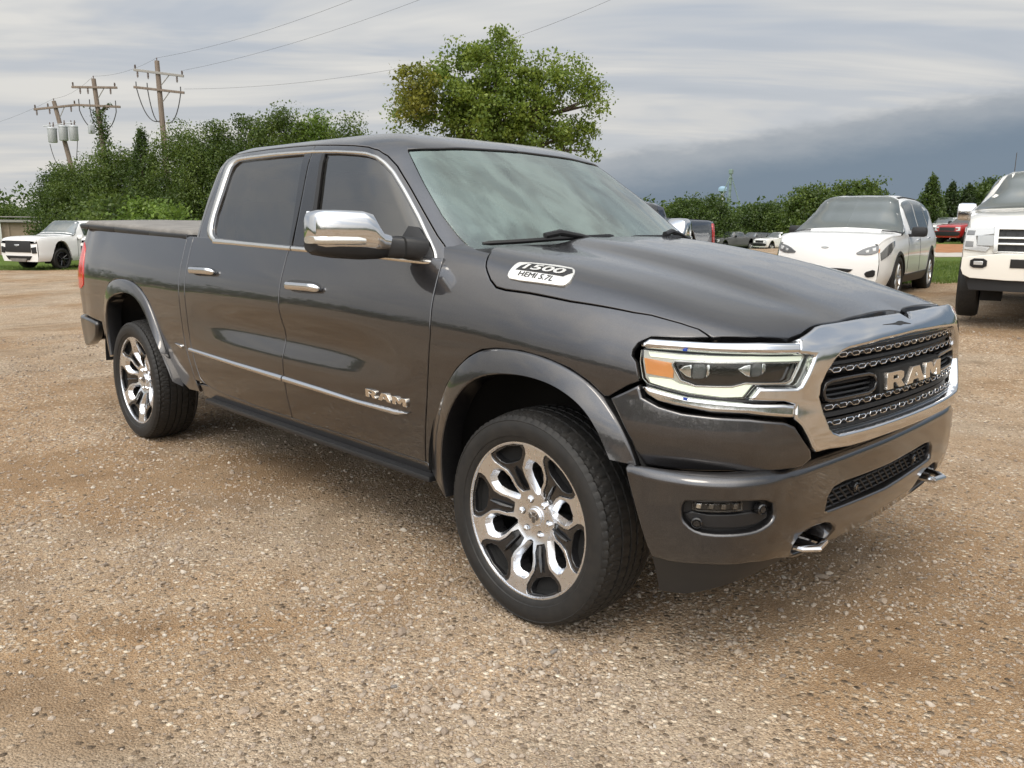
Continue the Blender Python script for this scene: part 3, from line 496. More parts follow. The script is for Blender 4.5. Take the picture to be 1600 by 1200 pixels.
def panel(name, S, poly, material, parent, off=0., edge=.004, depth=.022, gap=.0025, res=.05, holes=(), seam=None, sym=False, twin=False, hole_depth=None, mats=None):
    loops = []; 
    for k, pl_ in enumerate([poly]+list(holes)):
        p = densify(np.asarray(pl_, float), res)
        # drop near-duplicate points
        keep = np.linalg.norm(p-np.roll(p, 1, axis=0), axis=1) > 1e-5; p = p[keep]
        if (area2(p) < 0) == (k == 0): p = p[::-1]           # outer ccw, holes cw: inset always moves into the panel
        sm_ = np.array([bool(seam(u, v)) for u, v in p]) if seam else np.zeros(len(p), bool)
        A = inset(p, gap); Bq = inset(p, gap+edge)
        A[sm_] = p[sm_]; Bq[sm_] = p[sm_]
        loops.append((p, A, Bq, sm_))
    outer = loops[0][2]
    mn, mx = outer.min(0), outer.max(0)
    gu, gv = np.meshgrid(np.arange(mn[0]+res*.5, mx[0], res), np.arange(mn[1]+res*.5, mx[1], res), indexing='ij')
    g = np.stack([gu.ravel(), gv.ravel()], 1)
    if len(g):
        ok = inside(g, outer)
        for L in loops[1:]: ok &= ~inside(g, L[2])
        g = g[ok]
    if len(g):
        ok = np.ones(len(g), bool)
        for L in loops: ok &= dist_poly(g, L[2]) > res*.42
        g = g[ok]
    pts = [L[2] for L in loops]; ed = []; o = 0
    for q in pts: n = len(q); ed += [(o+i, o+(i+1) % n) for i in range(n)]; o += n
    allp = np.concatenate(pts+([g] if len(g) else []))
    r_ = geometry.delaunay_2d_cdt([Vector(p) for p in allp], ed, [], 0, 1e-7)
    vco = np.array([tuple(v) for v in r_[0]]); tri = np.array(r_[2]); orig = r_[3]
    cen = vco[tri].mean(1); ok = inside(cen, outer)
    for L in loops[1:]: ok &= ~inside(cen, L[2])
    tri = tri[ok]
    ar = (vco[tri[:, 1]]-vco[tri[:, 0]]); br = (vco[tri[:, 2]]-vco[tri[:, 0]]); sgn = ar[:, 0]*br[:, 1]-ar[:, 1]*br[:, 0]
    tri[sgn < 0] = tri[sgn < 0][:, ::-1]
    idx = {}
    for newi, os_ in enumerate(orig):
        for oi in os_: idx[oi] = newi
    Pn = S(vco[:, 0], vco[:, 1]); Nn = S.normal(vco[:, 0], vco[:, 1])
    V = [Pn+Nn*off]; NN = [Nn]; Fs = [tuple(t_) for t_ in tri]; base = len(vco); o = 0
    for li, (p, A, Bq, sm_) in enumerate(loops):
        n = len(p); dp = depth if (li == 0 or hole_depth is None) else hole_depth
        pb = S(Bq[:, 0], Bq[:, 1]); nb = S.normal(Bq[:, 0], Bq[:, 1])
        pa = S(A[:, 0], A[:, 1]); tang = pa-pb; tl = np.linalg.norm(tang, axis=1)[:, None]; tang = np.where(tl > 1e-6, tang/(tl+1e-12), 0)
        tang = tang-nb*(tang*nb).sum(1)[:, None]
        rings = [(pb+(pa-pb)*.707+nb*(off-edge*.293), nb*.707+tang*.707), (pa+nb*(off-edge), tang+nb*.1), (pa+nb*(off-dp), tang+nb*.02)]
        ids = [[idx.get(o+i) for i in range(n)]]
        for q, qn in rings:
            qn = qn/(np.linalg.norm(qn, axis=1)[:, None]+1e-12); V.append(q); NN.append(qn); ids.append([base+i for i in range(n)]); base += n
        for i in range(n):
            j = (i+1) % n
            if sm_[i] and sm_[j]: continue
            for k in range(3):
                a, b, c, d = ids[k][i], ids[k][j], ids[k+1][j], ids[k+1][i]
                if a is None or b is None: continue
                Fs.append((a, d, c, b))
        o += n
    V = np.concatenate(V); NN = np.concatenate(NN)
    # make faces agree with the normals
    t0 = tri[len(tri)//2]; fn_ = np.cross(V[t0[1]]-V[t0[0]], V[t0[2]]-V[t0[0]])
    if fn_ @ NN[t0[0]] < 0: Fs = [f_[::-1] for f_ in Fs]
    if sym:
        n = len(V); V2 = V*[1, -1, 1]; N2 = NN*[1, -1, 1]
        V = np.concatenate([V, V2]); NN = np.concatenate([NN, N2]); Fs = Fs+[tuple(i+n for i in f_[::-1]) for f_ in Fs]
    ob = mesh_obj(name, V, Fs, material, parent, NN)
    if twin: mirror_obj(ob, parent)
    return ob
class Fn:
    """a surface from a plain function of (u, v)"""
    def __init__(s, f, out_): s.f = f; s.o = np.array(out_, float)
    def __call__(s, u, v): return s.f(np.atleast_1d(np.asarray(u, float)), np.atleast_1d(np.asarray(v, float)))
    def normal(s, u, v, e=1e-3):
        u = np.atleast_1d(np.asarray(u, float)); v = np.atleast_1d(np.asarray(v, float))
        n = np.cross(s(u+e, v)-s(u-e, v), s(u, v+e)-s(u, v-e)); n /= np.linalg.norm(n, axis=1)[:, None]+1e-12
        return n*np.sign((n*s.o).sum(1))[:, None]
def quad_map(q):
    """unit square -> quad in a surface's own coordinates (bilinear); q = bl, br, tr, tl"""
    q = np.array(q, float)
    return lambda p: [tuple(q[0]*(1-x)*(1-y)+q[1]*x*(1-y)+q[2]*x*y+q[3]*(1-x)*y) for x, y in p]
GLYPH = {'R': ([(0, 0), (0, 1), (.62, 1), (.78, .88), (.78, .55), (.66, .42), (.84, 0), (.54, 0), (.40, .36), (.28, .36), (.28, 0)], [(.28, .58), (.28, .78), (.48, .78), (.5, .74), (.5, .62), (.48, .58)], .86),
         'A': ([(0, 0), (.30, 1), (.68, 1), (.98, 0), (.68, 0), (.62, .2), (.36, .2), (.30, 0)], [(.42, .42), (.49, .7), (.56, .42)], 1.0),
         'M': ([(0, 0), (0, 1), (.32, 1), (.5, .6), (.68, 1), (1, 1), (1, 0), (.74, 0), (.74, .55), (.58, .18), (.42, .18), (.26, .55), (.26, 0)], None, 1.02)}
def font_mesh(txt, bold=0.):
    cu = bpy.data.curves.new('lettering', 'FONT'); cu.body = txt; cu.size = 1.; cu.offset = bold; cu.resolution_u = 3
    o = bpy.data.objects.new('lettering', cu); col.objects.link(o)
    dg = bpy.context.evaluated_depsgraph_get(); me = o.evaluated_get(dg).to_mesh()
    V = np.array([v.co[:2] for v in me.vertices]); Fc = [tuple(p.vertices) for p in me.polygons]
    o.evaluated_get(dg).to_mesh_clear(); bpy.data.objects.remove(o); bpy.data.curves.remove(cu)
    V = (V-V.min(0))/(V.max(0)-V.min(0)); return V, Fc
def lettering(name, S, txt, quad, material, parent, off=.008, th=.003, bold=0.):
    V, Fc = font_mesh(txt, bold); uv = np.array(quad_map(quad)(V)); P_ = S(uv[:, 0], uv[:, 1]); N_ = S.normal(uv[:, 0], uv[:, 1])
    n = len(V); vs = np.concatenate([P_+N_*off, P_+N_*(off-th)]); fs = []
    from collections import Counter
    ec = Counter()
    for f_ in Fc:
        for a, b in zip(f_, f_[1:]+f_[:1]): ec[(a, b)] += 1
    for f_ in Fc: fs.append(f_)
    for (a, b) in ec:
        if (b, a) not in ec: fs.append((a, b, b+n, a+n)[::-1])
    return mesh_obj(name, vs, fs, material, parent, smooth=False)
# ------------------------------------------------------------------ the pickup truck
class Sym:
    """a half surface continued to the other side of the truck: negative u is the mirror image"""
    def __init__(s, L): s.L = L
    def __call__(s, u, v):
        u = np.atleast_1d(np.asarray(u, float)); p = s.L(np.abs(u), v); p = p.copy(); p[:, 1] = np.where(u < 0, -p[:, 1], p[:, 1]); return p
    def normal(s, u, v):
        u = np.atleast_1d(np.asarray(u, float)); n = s.L.normal(np.abs(u), v).copy(); n[:, 1] = np.where(u < 0, -n[:, 1], n[:, 1])
        c = np.abs(u) < .003; n[c, 1] = 0; return n/np.linalg.norm(n, axis=1)[:, None]
NS, BS = Sym(N), Sym(B)
def both(h):
    """near-half outline (u >= 0, ordered from the middle outwards and back) closed over the middle"""
    h = [(max(u, 0.), v) for u, v in h]; return h+[(-u, v) for u, v in h[::-1] if u > 1e-6]
def flip(p): return [(-u, v) for u, v in p]
truck = empty('pickup_truck')
tag(truck, 'wet dark grey crew cab pickup truck with chrome grille parked in the foreground', 'pickup truck')
PT = 'paint'
q = Q
q['b_cut'] = [(-1.722, 1.367), (-1.727, 1.30), (-1.726, 1.2), (-1.722, 1.1), (-1.718, 1.0), (-1.716, .9), (-1.713, .7), (-1.703, .6), (-1.692, .53), (-1.684, .47)]
q['gap'] = [(-2.918, 1.35), (-2.908, 1.25), (-2.893, 1.1), (-2.882, .95), (-2.873, .8), (-2.854, .706), (-2.815, .594), (-2.77, .50)]
q['rd_rear'] = [(-2.832, 1.29), (-2.818, 1.18), (-2.805, 1.0), (-2.797, .85), (-2.786, .75), (-2.757, .64), (-2.72, .545), (-2.66, .512), (-2.595, .503)]
# --- doors
belt_f = [(u, v) for u, v in [(-.56, 1.325), (-.75, 1.325), (-1.1, 1.335), (-1.6, 1.345)]]
fd = panel('front_door', D, q['f_cut'][1:-1]+[(-.611, .484)]+q['door_bot'][::-1][:3]+q['b_cut'][::-1][1:-1]+[(-1.715, 1.352), (-1.2, 1.342), (-.75, 1.333)], PT, truck)
rd = panel('rear_door', D, q['b_cut'][1:-1]+[(-1.688, .480)]+[(-2.07, .480), (-2.416, .490)]+q['rd_rear'][::-1]+[(-2.835, 1.372), (-2.6, 1.368), (-2.3, 1.360), (-1.715, 1.352)], PT, truck)
panel('cab_corner', D, q['gap'][:-1]+[(-2.80, .52)]+q['rd_rear'][::-1][1:]+[(-2.835, 1.372), (-2.915, 1.372)], PT, truck, twin=True)
rear_fr = q['b_cut_upper'][:1]+q['door_top_rear'][1:]+[(2.825, 1.345), (2.6, 1.345), (2.266, 1.345), (1.915, 1.338)]
front_fr = q['door_top_front']+[(.886, 1.345), (.905, 1.316), (.97, 1.305), (1.2, 1.318), (1.5, 1.326), (1.915, 1.338)]
fdf = panel('door_frame', K, front_fr, PT, fd, holes=[q['front_glass']], depth=.03, res=.04)
rdf = panel('door_frame', K, rear_fr, PT, rd, holes=[q['rear_glass']], depth=.03, res=.04)
panel('window', K, inset(np.array(q['front_glass'])[::(1 if area2(np.array(q['front_glass'])) > 0 else -1)], -.008), 'side_glass', fd, off=-.010, edge=.001, depth=.004, gap=0, res=.06)
panel('window', K, inset(np.array(q['rear_glass'])[::(1 if area2(np.array(q['rear_glass'])) > 0 else -1)], -.008), 'side_glass', rd, off=-.010, edge=.001, depth=.004, gap=0, res=.06)
bt, bb = q['b_cut_upper']
panel('pillar_cover', K, [(bt[0]-.006, 1.801), (1.58, 1.796), (1.787, 1.345), (bb[0]-.006, 1.346)], 'gloss_black', fd, off=.003, edge=.001, depth=.008)
panel('pillar_cover', K, [(1.78, 1.803), (bt[0]+.006, 1.802), (bb[0]+.006, 1.346), (1.938, 1.346)], 'gloss_black', rd, off=.003, edge=.001, depth=.008)
panel('window_seal', K, [(1.585, 1.797), (1.545, 1.795), (1.752, 1.343), (1.787, 1.345)], 'black_plastic', fd, off=.005, edge=.002, depth=.012)
ring_o = smooth_closed(q['w_chrome_out'], 1); ring_i = smooth_closed(q['w_chrome_in'], 1)
def chrome_band(par, u0, u1):
    """the bright strip round the windows, cut at the door joint"""
    o = np.array(q['w_chrome_out']); i = np.array(q['w_chrome_in'])
    return o, i
def band(name, S, A, Bp, material, parent, off=.004, bulge=.004, twin=True):
    """a strip between two outlines with the same number of points, rounded across"""
    A = np.asarray(A, float); Bp = np.asarray(Bp, float); W = [0, .12, .5, .88, 1.]; H = [-.006, .6*bulge, bulge, .6*bulge, -.006]
    vs = []; n = len(A)
    for t_, h in zip(W, H):
        uv = A*(1-t_)+Bp*t_; vs.append(S(uv[:, 0], uv[:, 1])+S.normal(uv[:, 0], uv[:, 1])*(off+h))
    vs = np.concatenate(vs); fs = [(k*n+i, k*n+i+1, (k+1)*n+i+1, (k+1)*n+i) for k in range(4) for i in range(n-1)]
    ob = mesh_obj(name, vs, fs, material, parent); bm = bmesh.new(); bm.from_mesh(ob.data); bmesh.ops.recalc_face_normals(bm, faces=bm.faces[:]); bm.to_mesh(ob.data); bm.free()
    c = S.normal([A[n//2, 0]], [A[n//2, 1]])[0]; pn = ob.data.polygons[int(1.5*(n-1))].normal
    if Vector(c).dot(pn) < 0: ob.data.flip_normals()
    if twin: mirror_obj(ob, parent)
    return ob
def resample(p, n):
    p = np.asarray(p, float); d = np.concatenate([[0], np.cumsum(np.linalg.norm(np.diff(p, axis=0), axis=1))]); t_ = np.linspace(0, d[-1], n)
    return np.stack([np.interp(t_, d, p[:, k]) for k in range(p.shape[1])], 1)
co, ci = q['w_chrome_out'], q['w_chrome_in']
# outline order: from the belt at the rear, up the rear pillar, along the top, down the front pillar, back along the belt
band('window_trim', K, resample(co[:12], 60), resample(ci[:12], 60), 'satin', rd, twin=False)
band('window_trim', K, resample(co[11:25], 60), resample(ci[11:25], 60), 'satin', fd, twin=False)
belt_lo = [(.9479, 1.298), (1.0, 1.296), (1.2, 1.305), (1.47, 1.312), (1.9221, 1.320), (2.2656, 1.326), (2.6334, 1.332)]
belt_hi = [(.9564, 1.318), (1.0, 1.322), (1.1034, 1.327), (1.28, 1.332), (1.9204, 1.3435), (2.268, 1.3523), (2.6247, 1.363)]
def cut(p, a, b):
    p = np.array(p); u = np.linspace(a, b, 40); return np.stack([u, np.interp(u, p[:, 0], p[:, 1])], 1)
band('belt_trim', K, cut(belt_lo, .95, 1.910), cut(belt_hi, .95, 1.910), 'satin', fd, off=.006, bulge=.006, twin=False)
band('belt_trim', K, cut(belt_lo, 1.917, 2.632), cut(belt_hi, 1.917, 2.632), 'satin', rd, off=.006, bulge=.006, twin=False)
# --- chrome side moulding
mt, mb = np.array(q['mould_t']), np.array(q['mould_b'])
def mould(a, b, parent, tip=False):
    u = np.linspace(a, b, 50); t_ = np.interp(u, mt[:, 0], mt[:, 1]); b_ = np.interp(u, mb[:, 0], mb[:, 1]); b_ = np.minimum(b_, t_-.003)
    return band('side_moulding', D, np.stack([u, t_], 1), np.stack([u, b_], 1), 'chrome', parent, off=.007, bulge=.007, twin=False)
mould(-1.712, -.684, fd); mould(-2.80, -1.722, rd)
# --- door handles
def handle(quad, door):
    g = quad_map(quad)
    panel('handle_pocket', D, g(smooth_closed([(-.02, .02), (1.02, .02), (1.02, 1.1), (-.02, 1.1)], 2)), 'gloss_black', door, off=.002, edge=.002, depth=.004)
    n = 26; vs = []; m_ = 10
    for i in range(n):
        t_ = i/(n-1); u, v = g([(t_, .46)])[0]; P_ = D([u], [v])[0]; nn0 = D.normal([u], [v])[0]
        out_ = .012+.026*min(1., math.sin(math.pi*min(max(t_, .02), .98))*2.2); hh = .019*min(1., (math.sin(math.pi*min(max(t_, .01), .99))*5)**.5)
        for k in range(m_):
            a = 2*math.pi*k/m_; vs.append(P_+nn0*(out_+.009*math.cos(a))+np.array([0, 0, 1])*hh*math.sin(a))
    fs = [(i*m_+k, i*m_+(k+1) % m_, (i+1)*m_+(k+1) % m_, (i+1)*m_+k) for i in range(n-1) for k in range(m_)]
    h = mesh_obj('door_handle', vs, fs+[tuple(range(m_))[::-1], tuple(range((n-1)*m_, n*m_))], 'chrome', door)
    bm = bmesh.new(); bm.from_mesh(h.data); bmesh.ops.recalc_face_normals(bm, faces=bm.faces[:]); bm.to_mesh(h.data); bm.free()
handle([q['handle_f'][3], q['handle_f'][2], q['handle_f'][1], q['handle_f'][0]], fd)
handle([q['handle_r'][3], q['handle_r'][2], q['handle_r'][1], q['handle_r'][0]], rd)
# --- RAM lettering on the door
def ram_word(S, quad, material, parent, off, depth, name='letter', edge=.0015, res=.02):
    g = quad_map(quad); x = 0.; tot = .86+1.0+1.02+.16
    for ch in 'RAM':
        o_, h_, w_ = GLYPH[ch]; sc_ = (w_)/tot
        tr_ = lambda p: g([(x/tot+a*(1. if ch != 'R' else 1.)/tot, b) for a, b in p])
        panel(name, S, tr_(o_), material, parent, off=off, edge=edge, depth=depth, gap=0, res=res, holes=[tr_(h_)] if h_ else [])
        x += w_+.08
ram_word(D, [(-.985, .710), (-.690, .708), (-.690, .742), (-.985, .746)], 'satin', fd, .010, .012)
fd_twin_src = [o for o in list(fd.children) if o.name.split('.')[0] != 'letter']
fd2 = mirror_obj(fd, truck); 
for o in fd_twin_src: mirror_obj(o, fd2)
rd2 = mirror_obj(rd, truck)
for o in list(rd.children): mirror_obj(o, rd2)
# --- cab shell: pillars, roof rails, rear wall, and the roof skin
shell = [(0, 1.822)]+q['ws_top'][::-1][1:]+q['ws_side']+[(.70, 1.335), (.72, 1.30), (.86, 1.30), (.885, 1.345)]+q['door_top_front'][::-1]+q['door_top_rear'][1:]+[(2.832, 1.35), (2.85, 1.30), (3.8, 1.30), (3.8, 1.885), (0, 1.885)]
rear_win = [(3.12, 1.44), (3.8, 1.43), (3.8, 1.74), (3.15, 1.73)]
def seam_cab(u, v): return (u < 1e-3 and v > 1.823) or v > 1.8849 or u > 3.7999
cab = panel('cab_shell', K, shell, PT, truck, seam=seam_cab, res=.045, depth=.03)
cab2 = mirror_obj(cab, truck)
us = np.concatenate([np.linspace(0, 3.8, 90)]); ring = K(us, np.full(len(us), 1.885)); ring = np.concatenate([ring, ring[::-1]*[1, -1, 1]]); cen = np.array([-1.95, 0, 1.885])
vs = []; nr = 8
for k in range(nr+1):
    t_ = 1-k/nr; p = cen+(ring-cen)*[t_, t_, 0]; p[:, 2] = 1.885+.030*(1-t_**2); vs.append(p)
vs = np.concatenate(vs); n = len(ring)
roof = mesh_obj('roof', vs, [(k*n+i, k*n+(i+1) % n, (k+1)*n+(i+1) % n, (k+1)*n+i) for k in range(nr) for i in range(n)], PT, truck)
bm = bmesh.new(); bm.from_mesh(roof.data); bmesh.ops.recalc_face_normals(bm, faces=bm.faces[:]); bm.to_mesh(roof.data); bm.free()
if roof.data.polygons[0].normal.z < 0: roof.data.flip_normals()
# roof joint along the pillar
KS = Sym(K)
wsb = [(0, 1.30), (0, 1.820)]+[(max(u, 0), v-.002) for u, v in q['ws_top'][::-1][1:]]+q['ws_side']+[(.70, 1.335), (.6, 1.30)]
wsh = panel('windshield', KS, [(u, v) for u, v in wsb[1:]]+[(-u, v) for u, v in wsb[2:][::-1]], 'windshield_glass', truck, off=-.004, edge=.002, depth=.010, gap=.004, res=.05)
ws_full = np.array([(u, v) for u, v in wsb[1:]]+[(-u, v) for u, v in wsb[2:][::-1]])
if area2(ws_full) < 0: ws_full = ws_full[::-1]
inn = inset(smooth_closed(ws_full, 1), .045)
panel('windshield_border', KS, ws_full, 'gloss_black', wsh, off=-.0055, edge=.001, depth=.003, gap=.006, holes=[inn], res=.05)
panel('sensor_housing', KS, smooth_closed([(.13, 1.80), (-.13, 1.80), (-.10, 1.735), (-.03, 1.69), (.03, 1.69), (.10, 1.735)], 2), 'black_plastic', wsh, off=-.010, edge=.002, depth=.03, gap=0)
# --- hood
hood_poly = q['hood_cut'][:-1]+[(.6473, 1.272), (.731, 1.335), (.815, 1.44), (.829, 1.51), (.832, 1.585), (.838, 1.64), (.866, 1.80), (.878, 1.97), (.878, 2.19), (.888, 2.25), (-.285, 2.25), (-.30, 2.0), (-.34, 1.7), (-.385, 1.5), (-.37, 1.44)]
hood = panel('hood', F, hood_poly, PT, truck, seam=lambda u, v: v > 2.2499, sym=True, res=.045, depth=.03)
# cowl between hood and glass
panel('cowl', F, [(-.37, 1.45), (-.33, 1.75), (-.27, 2.0), (-.26, 2.25), (-.58, 2.25), (-.60, 1.75), (-.62, 1.46), (-.50, 1.43)], 'black_plastic', truck, off=-.022, seam=lambda u, v: v > 2.2499, sym=True, res=.08)
# --- front fender
fend = q['f_cutF'][:]+q['flareF_outF'][2:]+q['fender_frontF'][::-1]+q['hood_cut'][::-1][1:]+[(-.412, 1.415), (-.507, 1.4495), (-.62, 1.455)]
fender = panel('front_fender', F, fend, PT, truck, res=.045)
mirror_obj(fender, truck)
# --- bed sides
bed = q['gap'][:-1]+[(-2.79, .50)]+q['flareR_out'][::-1]+[(-4.25, .60), (-4.28, .735), (-4.6, .755), (-4.915, .765), (-4.915, 1.10), (-4.915, 1.408)]+q['bed_rail'][::-1]+[(-2.92, 1.358)]
bedside = panel('bed_side', D, bed, PT, truck, res=.06)
mirror_obj(bedside, truck)
panel('side_moulding', D, [(-3.005, .727), (-2.902, .722), (-2.905, .703), (-2.945, .712)], 'chrome', bedside, off=.010, edge=.003, depth=.012, gap=0, res=.03)
tl = panel('tail_light', D, smooth_closed([(-4.905, .95), (-4.60, .95), (-4.585, 1.10), (-4.66, 1.29), (-4.905, 1.31)], 1), 'red_lens', truck, off=.006, edge=.006, depth=.012, res=.05)
mirror_obj(tl, truck)
rail = [(-2.93, 1.362), (-3.5, 1.374), (-4.1, 1.392), (-4.6, 1.405), (-4.78, 1.408)]
for s in (-1, 1):
    mbd = MB()
    for (x0, z0), (x1, z1) in zip(rail[:-1], rail[1:]):
        for yy, zz, w_ in ((.875, .012, .07),):
            a, b = Vector((x0, s*yy, z0+zz-.012)), Vector((x1, s*yy, z1+zz-.012)); c = (a+b)/2; d = b-a
            mbd.box(c, (d.length+.004, w_, .03), Matrix.Rotation(-math.atan2(d.z, d.x)+math.pi, 3, 'Y') if False else Vector((1, 0, 0)).rotation_difference(d.normalized()).to_matrix(), .008)
    mbd.build('bed_rail_cap', 'black_plastic', truck)
# tonneau cover: a folding vinyl lid with rounded edges
vs = []; fs = []; xs = np.linspace(-2.95, -4.80, 40); prof = [(.866, -.005), (.872, .015), (.870, .032), (.855, .043), (.6, .050), (.3, .054), (0, .055)]
prof = prof+[(-y, h) for y, h in prof[::-1][1:]]
for x in xs:
    zr = np.interp(-x, [-r_[0] for r_ in rail], [r_[1] for r_ in rail])
    tdrop = .02*max(0, (abs(x+2.95) < .03)+(abs(x+4.80) < .03))
    seam_d = .006*math.exp(-(((x+3.6) % .62-.31)/.012)**2)
    for y, h in prof: vs.append((x, y, zr+h-tdrop-seam_d))
n = len(prof); fs = [(i*n+k, i*n+k+1, (i+1)*n+k+1, (i+1)*n+k) for i in range(len(xs)-1) for k in range(n-1)]+[tuple(range(n)), tuple(range((len(xs)-1)*n, len(xs)*n))[::-1]]
tc_ = mesh_obj('tonneau_cover', vs, fs, 'vinyl', truck); bm = bmesh.new(); bm.from_mesh(tc_.data); bmesh.ops.recalc_face_normals(bm, faces=bm.faces[:]); bm.to_mesh(tc_.data); bm.free()
MB().box((-4.90, 0, 1.09), (.07, 1.55, .62), bev=.02).build('tailgate', 'paint_flat', truck)
# rear bumper: corner, step and hitch bar
rb = panel('rear_bumper', D, smooth_closed([(-4.918, .50), (-4.62, .52), (-4.40, .60), (-4.34, .70), (-4.36, .742), (-4.918, .752)], 1), 'paint_flat', truck, off=.022, edge=.02, depth=.05, res=.05)
mirror_obj(rb, truck)
MB().box((-4.97, 0, .63), (.10, 1.62, .22), bev=.03).build('rear_bumper', 'paint_flat', truck)
# --- rockers, running boards
roc = panel('rocker_panel', D, [(-.612, .478), (-.60, .405), (-1.2, .400), (-2.0, .402), (-2.75, .415), (-2.79, .50), (-2.66, .507), (-2.4, .488), (-2.07, .478), (-1.2, .479)], PT, truck, off=-.012, edge=.008)
mirror_obj(roc, truck)
for s in (-1, 1):
    rbm = MB()
    for (yy, zz, w_, h_) in ((.915, .416, .12, .028),): rbm.box((-1.62, s*yy, zz), (2.10, w_, h_), bev=.014)
    for x in (-.9, -1.7, -2.4): rbm.box((x, s*.84, .43), (.06, .16, .03))
    rbm.build('running_board', 'trim_grey', truck)
# --- wheel arch flares
def flare(outer3, inner3, outn, name='wheel_flare', lip=.10):
    n = len(outer3); rows = []; mid = lambda a, b, t_: a*(1-t_)+b*t_
    yo = np.array([0, -1., 0])
    for t_, h in ((-.04, -.008), (-.015, .003), (.03, .008), (.08, .009), (.6, .009), (.95, .005), (1., 0.)):
        rows.append(mid(outer3, inner3, t_)+yo*h)
    rows.append(inner3+np.array([0, .018, 0])+mid(outer3, inner3, 1.03)-inner3); rows.append(inner3+np.array([0, lip, 0]))
    vs = np.concatenate(rows); m_ = len(rows)
    fs = [(k*n+i, k*n+i+1, (k+1)*n+i+1, (k+1)*n+i) for k in range(m_-1) for i in range(n-1)]
    fs += [tuple(k*n for k in range(m_))[::-1], tuple(k*n+n-1 for k in range(m_))]
    ob = mesh_obj(name, vs, fs, PT, truck); bm = bmesh.new(); bm.from_mesh(ob.data); bmesh.ops.recalc_face_normals(bm, faces=bm.faces[:]); bm.to_mesh(ob.data); bm.free()
    i0 = 3*(n-1)+n//2
    if ob.data.polygons[i0].normal.y > 0: ob.data.flip_normals()
    try: ob.data.set_sharp_from_angle(angle=R(40))
    except Exception: pass
    return ob
def fair(p, it=14):
    p = p.copy()
    for _ in range(it): p[1:-1] = .5*p[1:-1]+.25*(p[2:]+p[:-2])
    return p
def arch_pts(lst, y): return np.array([(x, y, z_) for x, z_ in lst])
fo = np.concatenate([F(*np.array(q['flareF_outF'][2:]).T), N(*np.array(q['flareF_outN'][1:]).T)])
fi = arch_pts(FLARE_F_IN, -1.022)
ob = flare(fair(resample(fo, 90)), fair(resample(fi, 90)), None); mirror_obj(ob, truck)
ro = D(*np.array(q['flareR_out'][:-2]+[(-2.985, .452)]).T); ri = arch_pts(FLARE_R_IN[:-3]+[(-3.012, .492)], -1.016)
ob = flare(fair(resample(ro, 90)), fair(resample(ri, 90)), None); mirror_obj(ob, truck)
# --- wheel wells
for s in (-1, 1):
    for x0, a0 in ((0, 0), (-3.672, 0)):
        vs = []; n = 40
        for yy in (s*.985, s*.55):
            for k in range(n+1):
                a = R(-4)+R(188)*k/n; r_ = .56 if x0 == 0 else .565
                vs.append((x0+r_*math.cos(a), yy, .50+.52*math.sin(a)))
        c = len(vs); vs.append((x0, s*.55, .5))
        fs = [(k, k+1, n+2+k, n+1+k) for k in range(n)]+[(n+1+k, n+2+k, c) for k in range(n)]
        mesh_obj('wheel_liner', vs, fs, 'liner', truck)
# underbody
ub = MB(); ub.box((-1.9, 0, .50), (5.2, 1.10, .16)); ub.box((-1.7, 0, .58), (2.2, 1.78, .10)); ub.box((-4.0, 0, .72), (1.6, 1.5, .1)); ub.box((.45, 0, .55), (.6, 1.1, .2))
ub.tube([(-3.672, -.8, .40), (-3.672, .8, .40)], .06); ub.tube([(0, -.8, .36), (0, .8, .36)], .045)
ub.build('underbody', 'liner', truck, smooth=False)
# --- nose: fascia, headlights, grille, bumper
panel('front_fascia', N, q['fascia'], PT, truck, res=.03, edge=.010, depth=.03, gap=.002, twin=True)
lens_poly = np.array(q['hl_lens'])
hb = panel('headlight', N, q['hl_gap'], 'gloss_black', truck, off=-.045, edge=.003, depth=.02, gap=0, res=.04)
pocket = q['hl_pocket']
panel('lamp_housing', N, lens_poly, 'drl_housing', hb, off=-.026, edge=.002, depth=.03, gap=.001, holes=[pocket], res=.025)
panel('pocket', N, pocket, 'gloss_black', hb, off=-.042, edge=.001, depth=.004, gap=0, res=.03)
pk = np.array(pocket); pk = pk if area2(pk) > 0 else pk[::-1]
panel('bezel', N, inset(pk, -.005), 'chrome', hb, off=-.020, edge=.0015, depth=.012, gap=0, holes=[inset(pk, .0015)], res=.03)
panel('running_light', N, q['drl_up'], 'drl', hb, off=-.021, edge=.002, depth=.01, gap=.0005, res=.025)
panel('running_light', N, q['drl_low'], 'drl', hb, off=-.021, edge=.002, depth=.01, gap=.0005, res=.025)
panel('turn_signal', N, q['amber'], 'amber', hb, off=-.020, edge=.002, depth=.01, gap=.0005, res=.025)
mat('projector_glass', (.55, .57, .58), .04, .0, trans=.75, ior=1.5)
def hl(x, y): return (1.0204-(x-590)*.000355, 1.032+(x-590)*.000018-(y-640)*.00034)
